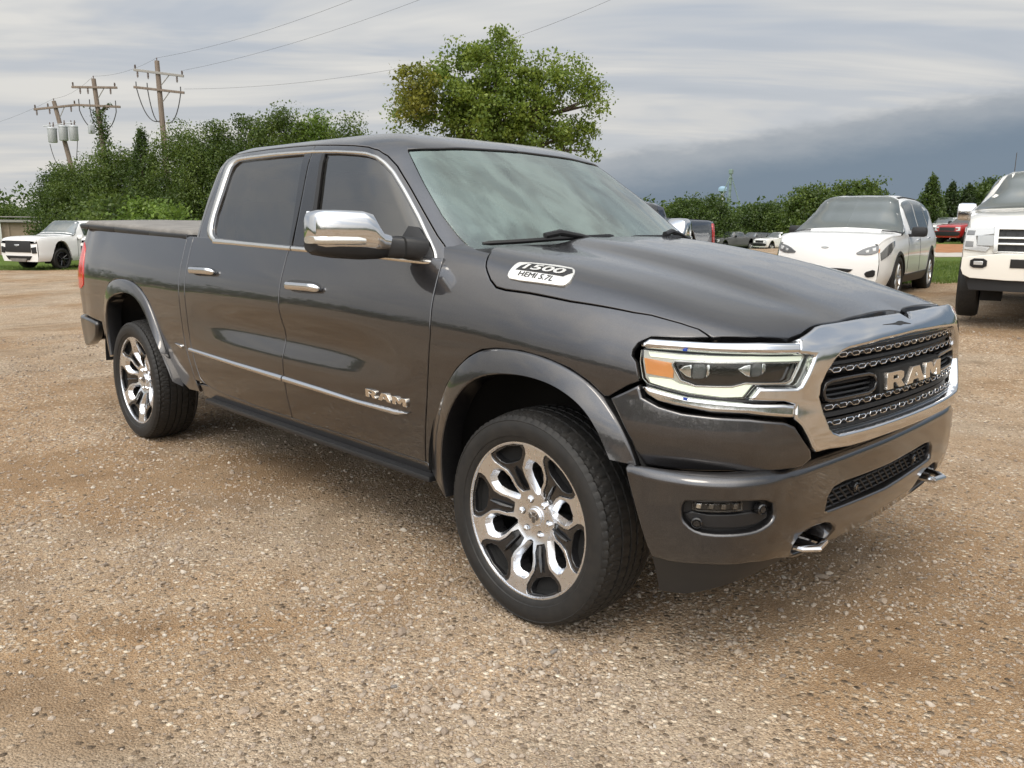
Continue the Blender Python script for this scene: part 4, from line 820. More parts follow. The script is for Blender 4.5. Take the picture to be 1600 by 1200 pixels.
for lens_, wedge, bar in ((((525, 572), (645, 572), (652, 640), (645, 715), (540, 722), (525, 700)), ((405, 640), (450, 598), (522, 582), (522, 712), (470, 694)), ((652, 582), (682, 584), (682, 676), (652, 704))),
                          (((1052, 572), (1148, 574), (1154, 630), (1146, 700), (1066, 706), (1052, 690)), ((925, 626), (990, 594), (1049, 582), (1049, 706), (1000, 688)), ((1154, 584), (1188, 586), (1188, 650), (1154, 690)))):
    panel('lamp_bowl', N, [hl(*p) for p in lens_], 'trim_grey', hb, off=-.036, edge=.003, depth=.006, gap=0, res=.02)
    panel('projector', N, smooth_closed([hl(*p) for p in lens_], 1), 'projector_glass', hb, off=-.018, edge=.007, depth=.016, gap=.001, res=.02)
    panel('reflector', N, [hl(*p) for p in wedge], 'chrome', hb, off=-.024, edge=.004, depth=.016, gap=0, res=.02)
    panel('reflector', N, [hl(*p) for p in bar], 'chrome', hb, off=-.022, edge=.003, depth=.016, gap=0, res=.02)
panel('lens_cover', N, lens_poly, 'lens', hb, off=-.004, edge=.002, depth=.006, gap=.0005, res=.035)
for cu in list(hb.children): pass
q['bar_up'] = [(u-.012 if u < .72 else u, v) for u, v in q['bar_up']]; q['bar_low'] = [(u-.008 if u < .73 else u, v) for u, v in q['bar_low']]
panel('headlight_trim', N, q['bar_up'], 'chrome', truck, off=.010, edge=.012, depth=.05, gap=.001, res=.02, twin=True)
panel('headlight_trim', N, q['bar_low'], 'chrome', truck, off=.008, edge=.012, depth=.05, gap=.001, res=.02, twin=True)
for u, v in ((1.062, 1.092), (1.051, .946)):
    p = N([u], [v])[0]+N.normal([u], [v])[0]*.012; MB().box(p, (.012, .008, .006)).build('tape_scrap', 'blue_tape', truck)
hb2 = mirror_obj(hb, truck)
for o in list(hb.children): mirror_obj(o, hb2)
so = [(0, 1.154), (.012, 1.154), (.046, 1.172)]+[p for p in q['sur_out'][2:]]
so = so[:-1]+[(0, .779)]
si = [(0, .828)]+q['sur_in'][1:-1]+[(0, 1.104)]
grille = panel('grille_surround', NS, both(so), 'chrome', truck, off=.010, edge=.010, depth=.06, gap=.001, res=.022, holes=[both(si)], hole_depth=.085)
si_in = np.array(both(si)); si_in = si_in if area2(si_in) > 0 else si_in[::-1]
panel('inner_frame', NS, inset(si_in, -.004), 'gloss_black', grille, off=-.022, edge=.003, depth=.03, gap=0, holes=[inset(si_in, .009)], res=.03)
panel('backing', NS, inset(si_in, -.02), 'liner', grille, off=-.085, edge=.001, depth=.002, gap=0, res=.06)
sip = np.array(q['sur_in'])
def half_w(v): 
    a = sip[2:13]; return float(np.interp(v, a[:, 1], a[:, 0]))-.012
def on(u, v, off): 
    return NS([u], [v])[0]+NS.normal([u], [v])[0]*off
for v in (.842, .884, .906-.018, 1.046, 1.088):
    w_ = half_w(v); uu = np.linspace(-w_, w_, 40); h = .009
    mb_ = MB()
    vs = [on(u, v+dz, o) for dz, o in ((h, -.055), (h*.6, -.028), (-h*.6, -.026), (-h, -.055)) for u in uu]
    mb_.add(vs, [(k*40+i, k*40+i+1, (k+1)*40+i+1, (k+1)*40+i) for k in range(3) for i in range(39)]); mb_.build('grille_bar', 'black_plastic', grille)
for v in (.860, .911, 1.025, 1.071):                                   # rows of linked chrome wire
    w_ = half_w(v); row = MB(); pitch = .074; k0 = int(w_/pitch)+1
    for k in range(-k0, k0+1):
        u0 = k*pitch+(.037 if v in (.911, 1.071) else 0)
        hexa = [(-.024, 0), (-.016, .0068), (.016, .0068), (.024, 0), (.016, -.0068), (-.016, -.0068)]
        pl_ = [(u0+a, v+b) for a, b in hexa]
        if max(abs(p[0]) for p in pl_) < w_: row.tube([on(a, b, -.016) for a, b in pl_+pl_[:2]], .0019, 6, cap=False)
        con = [(.024, 0), (.032, .005), (.042, .005), (.050, 0)]
        pl_ = [(u0+a, v+b) for a, b in con]
        if max(abs(p[0]) for p in pl_) < w_: row.tube([on(a, b, -.016) for a, b in pl_], .0020, 6)
    row.build('grille_wire', 'chrome', grille)
    row = MB(); uu = np.linspace(-w_, w_, 60); vs = [on(u, v+dz, o) for dz, o in ((.012, -.06), (.010, -.036), (-.010, -.036), (-.012, -.06)) for u in uu]
    row.add(vs, [(k*60+i, k*60+i+1, (k+1)*60+i+1, (k+1)*60+i) for k in range(3) for i in range(59)]); row.build('grille_bar', 'black_plastic', grille)
# name bar across the grille: two slots and the chrome word
slot = smooth_closed([(.592, .96), (.575, .998), (.45, 1.002), (.30, 1.0), (.262, .962), (.30, .926), (.45, .926), (.575, .926)], 1)
for f_ in (1, -1):
    sl = np.array(slot)*[f_, 1]; sl = sl if area2(sl) > 0 else sl[::-1]
    for vv_ in (.945, .962, .979):
        MB().tube([on(f_*u_, vv_, -.030) for u_ in np.linspace(.29, .575, 12)], .0045, 6).build('slot_bar', 'trim_grey', grille)
    panel('slot_frame', NS, sl, 'gloss_black', grille, off=-.008, edge=.004, depth=.05, gap=0, holes=[inset(sl, .012)], res=.03)
panel('name_plate', NS, [(.275, .922), (-.275, .922), (-.275, .999), (.275, .999)], 'liner', grille, off=-.002, edge=.004, depth=.05, gap=0, res=.04)
ram_word(NS, [(.250, .932), (-.250, .932), (-.250, .990), (.250, .990)], 'satin', grille, .013, .014, edge=.001)
dark_mark = panel('emblem', NS, smooth_closed([(.262, 1.144), (.15, 1.143), (.12, 1.147), (.09, 1.146), (.075, 1.142), (.01, 1.131), (.085, 1.136), (.11, 1.133), (.15, 1.139)], 1), 'badge_dark', grille, off=.0110, edge=.0003, depth=.001, gap=0, res=.03)  # thin dark wing-shaped mark laid off-centre on the upper chrome
# bumper
lg_near = [(0, .612), (.16, .6145), (.3675, .620), (.4364, .6148), (.4672, .590), (.4737, .545), (.4537, .540), (.22, .530), (0, .522)]
bt_ = [(0, .748), (.62, .748), (.80, .742), (1.05, .738), (1.20, .733), (1.275, .728)]
bb_ = [(1.281, .715), (1.253, .638), (1.217, .539), (1.184, .434), (1.119, .428), (1.004, .438), (.842, .440), (.72, .425), (.61, .395), (.385, .372), (0, .366)]
hook_near = smooth_closed([(.60, .405), (.645, .455), (.612, .492), (.545, .502), (.43, .490), (.36, .45), (.37, .405), (.48, .392)], 1)
fog = smooth_closed(q['fog'], 1)
bumper = panel('front_bumper', BS, both(bt_+bb_), PT, truck, edge=.010, depth=.05, gap=.001, res=.03, holes=[both(lg_near), fog, flip(fog), hook_near, flip(hook_near)], hole_depth=.06)
lgf = np.array(both(lg_near)); lgf = lgf if area2(lgf) > 0 else lgf[::-1]
lgo = panel('lower_grille', BS, inset(lgf, -.008), 'liner', bumper, off=-.05, edge=.001, depth=.003, gap=0, res=.05)
lm = MB()
for j, v in enumerate((.540, .559, .578, .597)):
    wv = .455 if v > .55 else .44
    lm.tube([BS([u], [v])[0]+BS.normal([u], [v])[0]*-.022 for u in np.linspace(-wv, wv, 40)], .0035, 6)
    for k in range(-9, 10):
        u = k*.05+(.025 if j % 2 else 0)
        if abs(u) < wv-.02 and v < .59:
            lm.tube([BS([u-.012], [v])[0]+BS.normal([u], [v])[0]*-.020, BS([u+.012], [v+.019])[0]+BS.normal([u], [v])[0]*-.020], .004, 6)
lm.build('mesh', 'trim_grey', lgo)
sen = MB()
def disc_on(S, u, v, r_, mname, name, par, off=.0, h=.012):
    c = S([u], [v])[0]; nv = Vector(S.normal([u], [v])[0]); rot = Vector((0, 1, 0)).rotation_difference(nv).to_matrix(); mb_ = MB()
    mb_.lathe([(.0005, h*.9), (r_*.55, h), (r_*.62, h*.6), (r_*.72, h*.6), (r_*.8, h), (r_, h*.7), (r_*1.05, -h)], (0, 0, 0), 'Y', 28)
    mb_.v = [tuple(rot @ Vector(p)+Vector(c)+nv*off) for p in mb_.v]; return mb_.build(name, mname, par)
for f_ in (1, -1):
    disc_on(BS, f_*.2645, .582, .017, 'gloss_black', 'parking_sensor', bumper, -.012)
    fg = np.array(q['fog'])*[f_, 1]; fg = fg if area2(fg) > 0 else fg[::-1]
    fi_ = panel('fog_lamp', BS, inset(fg, -.006), 'black_plastic', bumper, off=-.030, edge=.001, depth=.003, gap=0, res=.04)
    fb = np.array(q['fogbar'])*[f_, 1]; fb = fb if area2(fb) > 0 else fb[::-1]
    panel('lamp_recess', BS, inset(fb, -.006), 'gloss_black', fi_, off=-.020, edge=.003, depth=.02, gap=0, holes=[inset(fb, .001)], res=.03)
    for a in (.06, .30, .55, .8):
        g = quad_map([(fb[:, 0].max()*1 if f_ > 0 else fb[:, 0].min(), .620), (fb[:, 0].min() if f_ > 0 else fb[:, 0].max(), .622), (fb[:, 0].min() if f_ > 0 else fb[:, 0].max(), .643), (fb[:, 0].max() if f_ > 0 else fb[:, 0].min(), .640)])
        panel('reflector', BS, g([(a, .15), (a+.10, .1), (a+.12, .9), (a+.02, .9)]), 'chrome' if a < .1 else 'brake', fi_, off=-.016, edge=.002, depth=.01, gap=0, res=.03)
    panel('lens', BS, fb, 'lens', fi_, off=-.008, edge=.001, depth=.004, gap=0, res=.03)
    panel('ledge', BS, [(f_*u, v) for u, v in [(1.076, .60), (1.05, .572), (1.0, .560), (.88, .562), (.83, .568), (.79, .585), (.79, .60), (.86, .612), (1.0, .606), (1.05, .612)]], 'black_plastic', fi_, off=-.018, edge=.006, depth=.02, gap=0, res=.03)
    for u, v in q['fogsens']: disc_on(BS, f_*u, v, .017, 'gloss_black', 'parking_sensor', fi_, -.012)
    hk = MB(); yy = f_*-1
    hk.tube([(.70, yy*.60, .445), (.80, yy*.615, .447), (.885, yy*.605, .447), (.915, yy*.57, .447), (.905, yy*.505, .447), (.84, yy*.495, .447), (.70, yy*.50, .445)], .016, 10, flat=.8)
    hk.build('tow_hook', 'chrome', bumper)
    panel('hook_recess', BS, inset(np.array(hook_near)*[f_, 1] if area2(np.array(hook_near)*[f_, 1]) > 0 else (np.array(hook_near)*[f_, 1])[::-1], -.01), 'liner', bumper, off=-.07, edge=.001, depth=.003, gap=0, res=.04)
    panel('air_dam', BS, [(f_*u, v) for u, v in [(1.182, .436), (1.19, .285), (1.08, .295), (.90, .345), (.72, .385), (.60, .40), (.72, .430), (.842, .444), (1.004, .442), (1.119, .432)]], 'trim_grey', bumper, off=-.006, edge=.003, depth=.02, gap=0, res=.04)
# dark filler behind the nose so that gaps read as shadow
mb_ = MB(); mb_.box((.55, 0, .90), (.42, 1.5, .30)); mb_.box((.72, 0, .72), (.12, 1.5, .10)); mb_.build('dark_filler', 'liner', truck, smooth=False)
# --- hood badge
bq = smooth_closed(q['badge'], 1)
bgp = panel('badge', F, bq, 'badge_light', truck, off=.007, edge=.002, depth=.010, gap=0, res=.03)
bu = lambda a, b: tuple(np.array([(-.185, 1.285), (.100, 1.316), (.080, 1.440), (-.175, 1.385)])[0]*(1-a)*(1-b)+np.array((.100, 1.312))*a*(1-b)+np.array((.085, 1.440))*a*b+np.array((-.175, 1.388))*(1-a)*b)
panel('inset', F, [bu(*p) for p in [(.10, .50), (.88, .42), (.96, .68), (.90, .88), (.22, .92), (.13, .74)]], 'badge_dark', bgp, off=.0085, edge=.0005, depth=.002, gap=0, res=.03)
lettering('lettering', F, '1500', [bu(.20, .55), bu(.84, .49), bu(.87, .79), bu(.23, .84)], 'badge_light', bgp, .0115, .002, .02)
lettering('lettering', F, 'HEMI 5.7L', [bu(.20, .22), bu(.76, .14), bu(.78, .36), bu(.20, .44)], 'badge_dark', bgp, .0085, .001, .0)
# --- door mirrors
def mirror(s):
    root = empty('door_mirror'); root.parent = truck
    def sect(path, name, m_, ns=20, pw=3.2, cap=True):
        vs = []; 
        for (x, y, z_, hx, hz) in path:
            for k in range(ns):
                a = 2*math.pi*k/ns; ca, sa = math.cos(a), math.sin(a)
                vs.append((x+hx*math.copysign(abs(ca)**(2/pw), ca), s*-y*-1 if False else -s*y*-1*-1 if False else s*y, z_+hz*math.copysign(abs(sa)**(2/pw), sa)))
        n = len(path); fs = [(i*ns+k, i*ns+(k+1) % ns, (i+1)*ns+(k+1) % ns, (i+1)*ns+k) for i in range(n-1) for k in range(ns)]
        if cap: fs += [tuple(range(ns)), tuple(range((n-1)*ns, n*ns))]
        ob = mesh_obj(name, vs, fs, m_, root); bm = bmesh.new(); bm.from_mesh(ob.data); bmesh.ops.recalc_face_normals(bm, faces=bm.faces[:]); bm.to_mesh(ob.data); bm.free()
        try: ob.data.set_sharp_from_angle(angle=R(50))
        except Exception: pass
        return ob
    # the head sweeps back as it runs outwards: line(y) gives its middle in x
    ln = lambda y: -.795-.42*(y-1.0)
    def hp(rows): return [(ln(y)+dx, y+.012, z_-.014, hx, hz) for y, dx, z_, hx, hz in rows]
    sect(hp([(1.005, -.01, 1.374, .050, .038), (1.04, -.01, 1.372, .060, .042), (1.10, -.01, 1.374, .070, .046), (1.20, -.01, 1.380, .072, .045), (1.255, -.01, 1.385, .062, .040), (1.275, -.01, 1.39, .045, .03)]), 'shell', 'black_plastic')
    sect(hp([(1.002, 0, 1.398, .052, .032), (1.035, 0, 1.404, .062, .038), (1.055, 0, 1.420, .068, .056), (1.075, 0, 1.441, .072, .073), (1.11, 0, 1.447, .074, .077), (1.20, 0, 1.448, .074, .077), (1.25, 0, 1.448, .070, .075), (1.270, 0, 1.448, .060, .066), (1.278, 0, 1.448, .046, .052)]), 'cap', 'chrome', pw=4.2)
    MB().box((ln(1.16)-.088, s*1.16, 1.43), (.012, .21, .15), Matrix.Rotation(s*.43, 3, 'Z'), .004).build('glass', 'chrome', root)
    sect(hp([(1.115, .034, 1.403, .046, .015), (1.14, .034, 1.405, .050, .0185), (1.22, .032, 1.406, .050, .0185), (1.268, .026, 1.406, .048, .0175), (1.286, .010, 1.406, .040, .014)]), 'turn_signal', 'white_metal', pw=3.4)
    sect([(-.715, .900, 1.352, .066, .052), (-.72, .93, 1.358, .058, .047), (-.74, .965, 1.364, .054, .045), (-.80, 1.024, 1.366, .052, .044)], 'arm', 'black_plastic', pw=3.4)
    sect([(-.752, .977, 1.3645, .0555, .0462), (-.757, .982, 1.3645, .0555, .0462)], 'arm_joint', 'liner', pw=3.4)
    return root
mirror(-1); mirror(1)
sail = panel('mirror_sail', K, [(.956, 1.318), (.948, 1.345), (.944, 1.40), (.950, 1.445), (1.0, 1.45), (1.07, 1.40), (1.10, 1.34), (1.10, 1.318), (1.0, 1.310)], 'black_plastic', truck, off=.006, edge=.004, depth=.02, gap=0, twin=True)
# --- wipers
def ksp(u, v, off=.0): return tuple(KS([u], [v])[0]+KS.normal([u], [v])[0]*off)
for a, b, c in (((.70, 1.368), (.10, 1.398), (.36, 1.36)), ((.0, 1.392), (-.58, 1.388), (-.22, 1.352))):
    wp = empty('wiper'); wp.parent = truck; uu = np.linspace(a[0], b[0], 24)
    vv = np.interp(np.linspace(0, 1, 24), [0, .5, 1], [a[1], (a[1]+b[1])/2+.004, b[1]])
    MB().tube([ksp(u, v, .022) for u, v in zip(uu, vv)], [.006]+[.011]*22+[.006], 6).build('blade', 'black_plastic', wp)
    md = ((a[0]+b[0])/2, (a[1]+b[1])/2)
    MB().tube([ksp(md[0]+.06, md[1]+.004, .036), ksp(md[0]-.02, md[1]+.012, .042), ksp(md[0]-.12, md[1]+.004, .034), ksp(md[0]-.30, md[1]-.045, .012)], [.013, .014, .010, .013], 8).build('arm', 'black_plastic', wp)
# --- cabin
it = empty('interior'); it.parent = truck
MB().box((-.80, 0, 1.22), (.55, 1.62, .30), bev=.08).build('dashboard', 'dash', it)
MB().box((-1.9, 0, .72), (2.2, 1.7, .06)).build('floor', 'liner', it)
for y in (-.42, .42):
    for x in (-1.55, -2.42):
        st = empty('seat'); st.parent = it
        MB().box((x, y, .98), (.52, .54, .16), bev=.06).build('cushion', 'seat_leather', st)
        MB().box((x-.28, y, 1.28), (.16, .52, .60), Matrix.Rotation(R(-12), 3, 'Y'), .07).build('backrest', 'seat_leather', st)
        MB().box((x-.36, y, 1.63), (.10, .28, .18), bev=.045).build('headrest', 'seat_leather', st)
sw = MB(); sw.tube([(-1.12+.19*math.cos(a)*.35, .42+.19*math.sin(a), 1.27+.19*math.cos(a)*.93) for a in np.linspace(0, 2*math.pi, 30)], .016, 8); sw.box((-1.12, .42, 1.27), (.05, .14, .12), bev=.02)
sw.build('steering_wheel', 'dash', it)
MB().box((-.98, 0, 1.70), (.03, .24, .07), bev=.015).build('rear_view_mirror', 'black_plastic', it)
MB().box((-2.0, 0, 1.79), (1.35, 1.0, .02)).build('headliner', 'seat_leather', it)
MB().box((-2.84, 0, 1.15), (.03, 1.6, .5)).build('rear_wall', 'dash', it)

# ------------------------------------------------------------------ wheels
def wheel_face(u, v):
    r_ = np.hypot(u, v); d = np.interp(r_, [0, .06, .09, .13, .19, .25, .288], [.060, .058, .052, .036, .018, .006, 0.])
    return np.stack([u, -.0+d, v], 1)                        # local: outer face towards -y
WF = Fn(wheel_face, (0, -1, 0))
def pol(a0, lst): return [(r_*math.cos(a0+R(d)), r_*math.sin(a0+R(d))) for r_, d in lst]
def circ(r_, n=96): return [(r_*math.cos(2*math.pi*k/n), r_*math.sin(2*math.pi*k/n)) for k in range(n)]
def make_wheel():
    wh = empty('wheel'); wh.parent = truck
    # tyre: carcass with lettered-sidewall ridges and a blocked tread
    Rt, Wd = .404, .140
    prof = [(.289, -.118), (.296, -.126), (.306, -.1315), (.315, -.1335), (.318, -.1375), (.330, -.1405), (.345, -.1420), (.360, -.1405), (.372, -.1360), (.3745, -.1375), (.383, -.131), (.391, -.122)]
    nA = 360; vs = []; fs = []
    wl = [-.114, -.106, -.100, -.0985, -.080, -.066, -.0645, -.058, -.0565, -.040, -.022, -.0205, -.014, -.0125, 0., .0125, .014, .0205, .022, .040, .0565, .058, .0645, .066, .080, .0985, .100, .106, .114]
    grooves = [(-.0645, -.058), (-.0205, -.014), (.014, .0205), (.058, .0645)]
    cols = [(r_, h) for r_, h in prof]; np_ = len(prof); 
    for k in range(nA):
        th = 2*math.pi*k/nA; ct, st_ = math.cos(th), math.sin(th); row = []
        for j, (r_, h) in enumerate(prof):
            rr = r_ - (.004 if (j >= np_-2 and (k % 5) == 0) else 0)
            row.append((rr, h))
        for w_ in wl:
            rr = Rt-.016*(abs(w_)/.114)**3.2
            if any(a-1e-6 <= w_ <= b+1e-6 for a, b in grooves): rr -= .0085
            else:
                zone = 0 if abs(w_) > .066 else (1 if abs(w_) > .02 else 2)
                ph = int(abs(w_)*(260 if zone == 1 else 130))+(2 if w_ > 0 else 0)
                per = 5 if zone == 0 else 6
                if (k+ph+zone*2) % per == 0: rr -= .0045 if zone != 2 else .003
            row.append((rr, w_))
        for r_, h in prof[::-1]: row.append((r_, -h))
        vs += [(r_*ct, h, r_*st_) for r_, h in row]
    M_ = len(row)
    fs = [(k*M_+j, ((k+1) % nA)*M_+j, ((k+1) % nA)*M_+j+1, k*M_+j+1) for k in range(nA) for j in range(M_-1)]
    ty = fast_mesh('tyre', vs, fs, 'rubber', wh, smooth=True)
    try: ty.data.set_sharp_from_angle(angle=R(30))
    except Exception: pass
    y0 = -.120                                               # outer face plane of the rim
    rim = empty('rim'); rim.parent = wh; rim.location = (0, y0, 0)
    lp = MB(); lp.lathe([(.2865, .030), (.2865, .002), (.289, -.004), (.2935, -.004), (.2955, .000), (.2955, .012), (.289, .02)], (0, 0, 0), 'Y', 120); lp.build('rim_lip', 'polished', rim)
    bl = MB(); bl.lathe([(.2875, .012), (.270, .040), (.262, .10), (.262, .21), (.289, .235)], (0, 0, 0), 'Y', 72); bl.lathe([(.262, .215), (.02, .215)], (0, 0, 0), 'Y', 48); bl.build('barrel', 'liner', rim)
    wins, yks = [], []
    for k in range(6):
        a0 = R(60*k+22)
        wins.append(smooth_closed(pol(a0, [(.096, -7.5), (.122, -10.5), (.166, -15.5), (.196, -14.5), (.222, -10), (.234, -5.5), (.234, 5.5), (.222, 10), (.196, 14.5), (.166, 15.5), (.122, 10.5), (.096, 7.5), (.091, 0)]), 1)[::2])
        b0 = a0+R(30)
        yks.append(pol(b0, [(.104, -11.5), (.13, -13.5), (.165, -11.0), (.195, -12.0), (.225, -17.0), (.250, -20.0), (.270, -20.0), (.2835, -18.5), (.2845, -9), (.2845, 0), (.2845, 9), (.2835, 18.5), (.270, 20.0), (.250, 20.0), (.225, 17.0), (.195, 12.0), (.165, 11.0), (.13, 13.5), (.104, 11.5)]))
    panel('spoke_face', WF, circ(.2868), 'polished', rim, off=0, edge=.001, depth=.02, gap=0, res=.02, holes=wins+yks, hole_depth=.03)
    for k in range(6):
        a0 = R(60*k+22); ins = np.array(wins[k]); ins = ins if area2(ins) > 0 else ins[::-1]
        # bevelled polished wall running into the window
        A = WF(*inset(ins, -.001).T); Bq = WF(*inset(ins, .013).T); n = len(ins)
        vs = np.concatenate([A, Bq+[0, .024, 0], Bq*[1, 0, 1]+np.array([0, .090, 0])]); fs = [(j*n+i, j*n+(i+1) % n, (j+1)*n+(i+1) % n, (j+1)*n+i) for j in range(2) for i in range(n)]
        wb = mesh_obj('spoke', vs, fs, None, rim, mats=['polished', 'gloss_black'], mat_idx=[0]*n+[1]*n)
        try: wb.data.set_sharp_from_angle(angle=R(14))
        except Exception: pass
        b0 = a0+R(30)
        pkt = pol(b0, [(.222, -9.5), (.240, -14), (.262, -15.5), (.274, -14), (.277, 0), (.274, 14), (.262, 15.5), (.240, 14), (.222, 9.5), (.216, 0)])
        ya = panel('spoke_insert', WF, yks[k], 'gloss_black', rim, off=-.004, edge=.004, depth=.02, gap=.001, res=.025, holes=[pkt], hole_depth=.05)
        panel('pocket', WF, pkt, 'liner', ya, off=-.035, edge=.001, depth=.002, gap=-.004, res=.03)
        rd_ = MB(); rd_.tube([(r_*math.cos(b0), float(np.interp(r_, [.09, .13, .19, .25], [.050, .034, .017, .008]))-.003, r_*math.sin(b0)) for r_ in (.105, .14, .17, .198)], [.006, .008, .010, .004], 6, flat=.6); rd_.build('ridge', 'gloss_black', ya)
        la = R(60*k-8)
        lug = MB(); cx_, cz_ = .0695*math.cos(la), .0695*math.sin(la)
        lug.lathe([(.0005, .043), (.006, .044), (.0095, .047), (.0115, .051), (.0115, .060)], (cx_, 0, cz_), 'Y', 6); lug.build('lug_nut', 'chrome', rim)
        lb = MB(); lb.lathe([(.0125, .0575), (.0145, .0560), (.0165, .0575)], (cx_, 0, cz_), 'Y', 20); lb.build('lug_seat', 'black_plastic', rim)
    cp = MB(); cp.lathe([(.0005, .046), (.030, .047), (.0335, .050), (.0345, .055), (.040, .056), (.041, .060)], (0, 0, 0), 'Y', 48); cap_ = cp.build('centre_cap', 'polished', rim)
    lg = MB()                                                # ram's-head emblem
    for poly in ([(-.004, -.020), (.004, -.020), (.008, -.004), (.005, .004), (-.005, .004), (-.008, -.004)], [(-.006, .006), (-.020, .018), (-.024, .006), (-.017, -.008), (-.012, -.002), (-.015, .006), (-.010, .006)], [(.006, .006), (.010, .006), (.015, .006), (.012, -.002), (.017, -.008), (.024, .006), (.020, .018)], [(-.005, .008), (.005, .008), (.009, .020), (-.009, .020)]):
        lg.prism(poly, lambda p, h: (p[0], h, p[1]), .0475, .0435)
    lg.build('emblem', 'brake', rim, smooth=False)
    br = MB(); br.lathe([(.06, .14), (.178, .14), (.178, .172), (.06, .172)], (0, y0*0, 0), 'Y', 60, close=True); br.build('brake_disc', 'brake', rim)
    cal = MB(); cal.box((-.155, .15, .05), (.07, .075, .19), bev=.015); cal.build('brake_caliper', 'black_plastic', rim)
    return wh
W0 = make_wheel()
for i, (x, s, st_) in enumerate(((0, -1, .009), (-3.672, -1, 0), (0, 1, .009), (-3.672, 1, 0))):
    o = W0 if i == 0 else copy_tree(W0, truck)
    o.location = (x, s*.868, .398); rx = {0: 0, 1: R(-14), 2: R(20), 3: R(7)}[i]
    if s < 0: o.rotation_euler = (0, rx, st_)
    else: o.rotation_euler = (0, rx, math.pi+st_)
# ------------------------------------------------------------------ the place around the truck
FH = np.array([math.cos(YAW), math.sin(YAW)]); RH = np.array([math.sin(YAW), -math.cos(YAW)])
def ld(x, y): d = np.stack([np.asarray(x)-CAM[0], np.asarray(y)-CAM[1]], -1); return d @ RH, d @ FH           # across, along the view
def xy(lat, dep): return CAM[0]+RH[0]*np.asarray(lat)+FH[0]*np.asarray(dep), CAM[1]+RH[1]*np.asarray(lat)+FH[1]*np.asarray(dep)
def sstep(a, b, t_): t_ = np.clip((np.asarray(t_, float)-a)/(b-a), 0, 1); return t_*t_*(3-2*t_)
def zg(x, y):
    """height of the ground: level round the truck, falling away to the left, rising a little to the right"""
    x = np.asarray(x, float); y = np.asarray(y, float); lat, dep = ld(x, y)
    dx = np.maximum(np.abs(x+1.9)-3.2, 0); dy = np.maximum(np.abs(y)-1.3, 0); f_ = sstep(1.5, 9., np.hypot(dx, dy))
    dip = -1.5*sstep(.40, .32, lat/np.maximum(dep, 1.))*sstep(38., 85., dep)*(lat > 0)
    return f_*np.where(lat > 0, .5*np.tanh(lat*.10), .75*np.tanh(lat*.05))+dip*sstep(0., 12., lat)
def at(px, py, dep):
    v = CF+CR*(px-800)/FPX+CD*(py-600)/FPX; k = dep/(v[:2] @ FH); return CAM+v*k
def zgf(x, y): return float(zg(x, y))
# --- ground
def gravel_mat(t, b):
    g = t.new('ShaderNodeNewGeometry'); co = g.outputs['Position']
    big = t.noise(co, .55, 5, .55, .6); mid = t.noise(co, 3.2, 4, .6)
    d1 = t.vor(co, 46); c1 = t.vor(co, 46, out='Color'); d2 = t.vor(co, 140); c2 = t.vor(co, 140, out='Color')
    s1 = t.new('ShaderNodeSeparateXYZ'); t.link(c1, s1.inputs[0]); s2 = t.new('ShaderNodeSeparateXYZ'); t.link(c2, s2.inputs[0])
    dirt = t.ramp(mid, [(.25, (0.196, 0.124, 0.067)), (.5, (0.307, 0.200, 0.110)), (.78, (0.392, 0.271, 0.159))])
    grey = t.ramp(mid, [(.25, (0.213, 0.168, 0.120)), (.5, (0.340, 0.275, 0.202)), (.78, (0.442, 0.363, 0.272))])
    patch = t.smooth(t.noise(co, .33, 4, .6, .8), .42, .64)
    dirt = t.mix(patch, dirt, grey)
    st1 = t.ramp(s1.outputs[0], [(0., (0.128, 0.096, 0.067)), (.3, (0.289, 0.215, 0.145)), (.7, (0.442, 0.351, 0.255)), (.93, (0.544, 0.455, 0.346)), (1., (0.698, 0.614, 0.487))])
    st2 = t.ramp(s2.outputs[1], [(0., (0.111, 0.080, 0.057)), (.4, (0.289, 0.211, 0.141)), (.8, (0.442, 0.343, 0.244)), (1., (0.613, 0.519, 0.396))])
    cover = t.smooth(t.math('ADD', t.math('MULTIPLY', big, .7), t.math('MULTIPLY', mid, .3)), .38, .60)
    m1 = t.math('MULTIPLY', t.smooth(d1, .62, .40), t.math('GREATER_THAN', s1.outputs[2], t.math('SUBTRACT', .95, t.math('MULTIPLY', cover, .8))))
    col_ = t.mix(t.math('MULTIPLY', t.smooth(d2, .65, .35), t.math('ADD', .35, t.math('MULTIPLY', cover, .5))), dirt, st2)
    col_ = t.mix(m1, col_, st1)
    lum = t.ramp(big, [(.28, (.74, .72, .70)), (.5, (1., .99, .98)), (.72, (1.18, 1.19, 1.22))])
    col_ = t.mix(1., col_, lum, 'MULTIPLY')
    t.link(col_, b.inputs['Base Color'])
    h = t.math('ADD', t.math('MULTIPLY', t.math('MULTIPLY', t.math('SUBTRACT', .6, d1), m1), 1.), t.math('ADD', t.math('MULTIPLY', t.math('SUBTRACT', .6, d2), .28), t.math('MULTIPLY', mid, .6)))
    t.link(t.bump(h, 1., .020), b.inputs['Normal'])
mat('gravel_ground', (.3, .25, .2), .95, spec=.25, fn=gravel_mat)
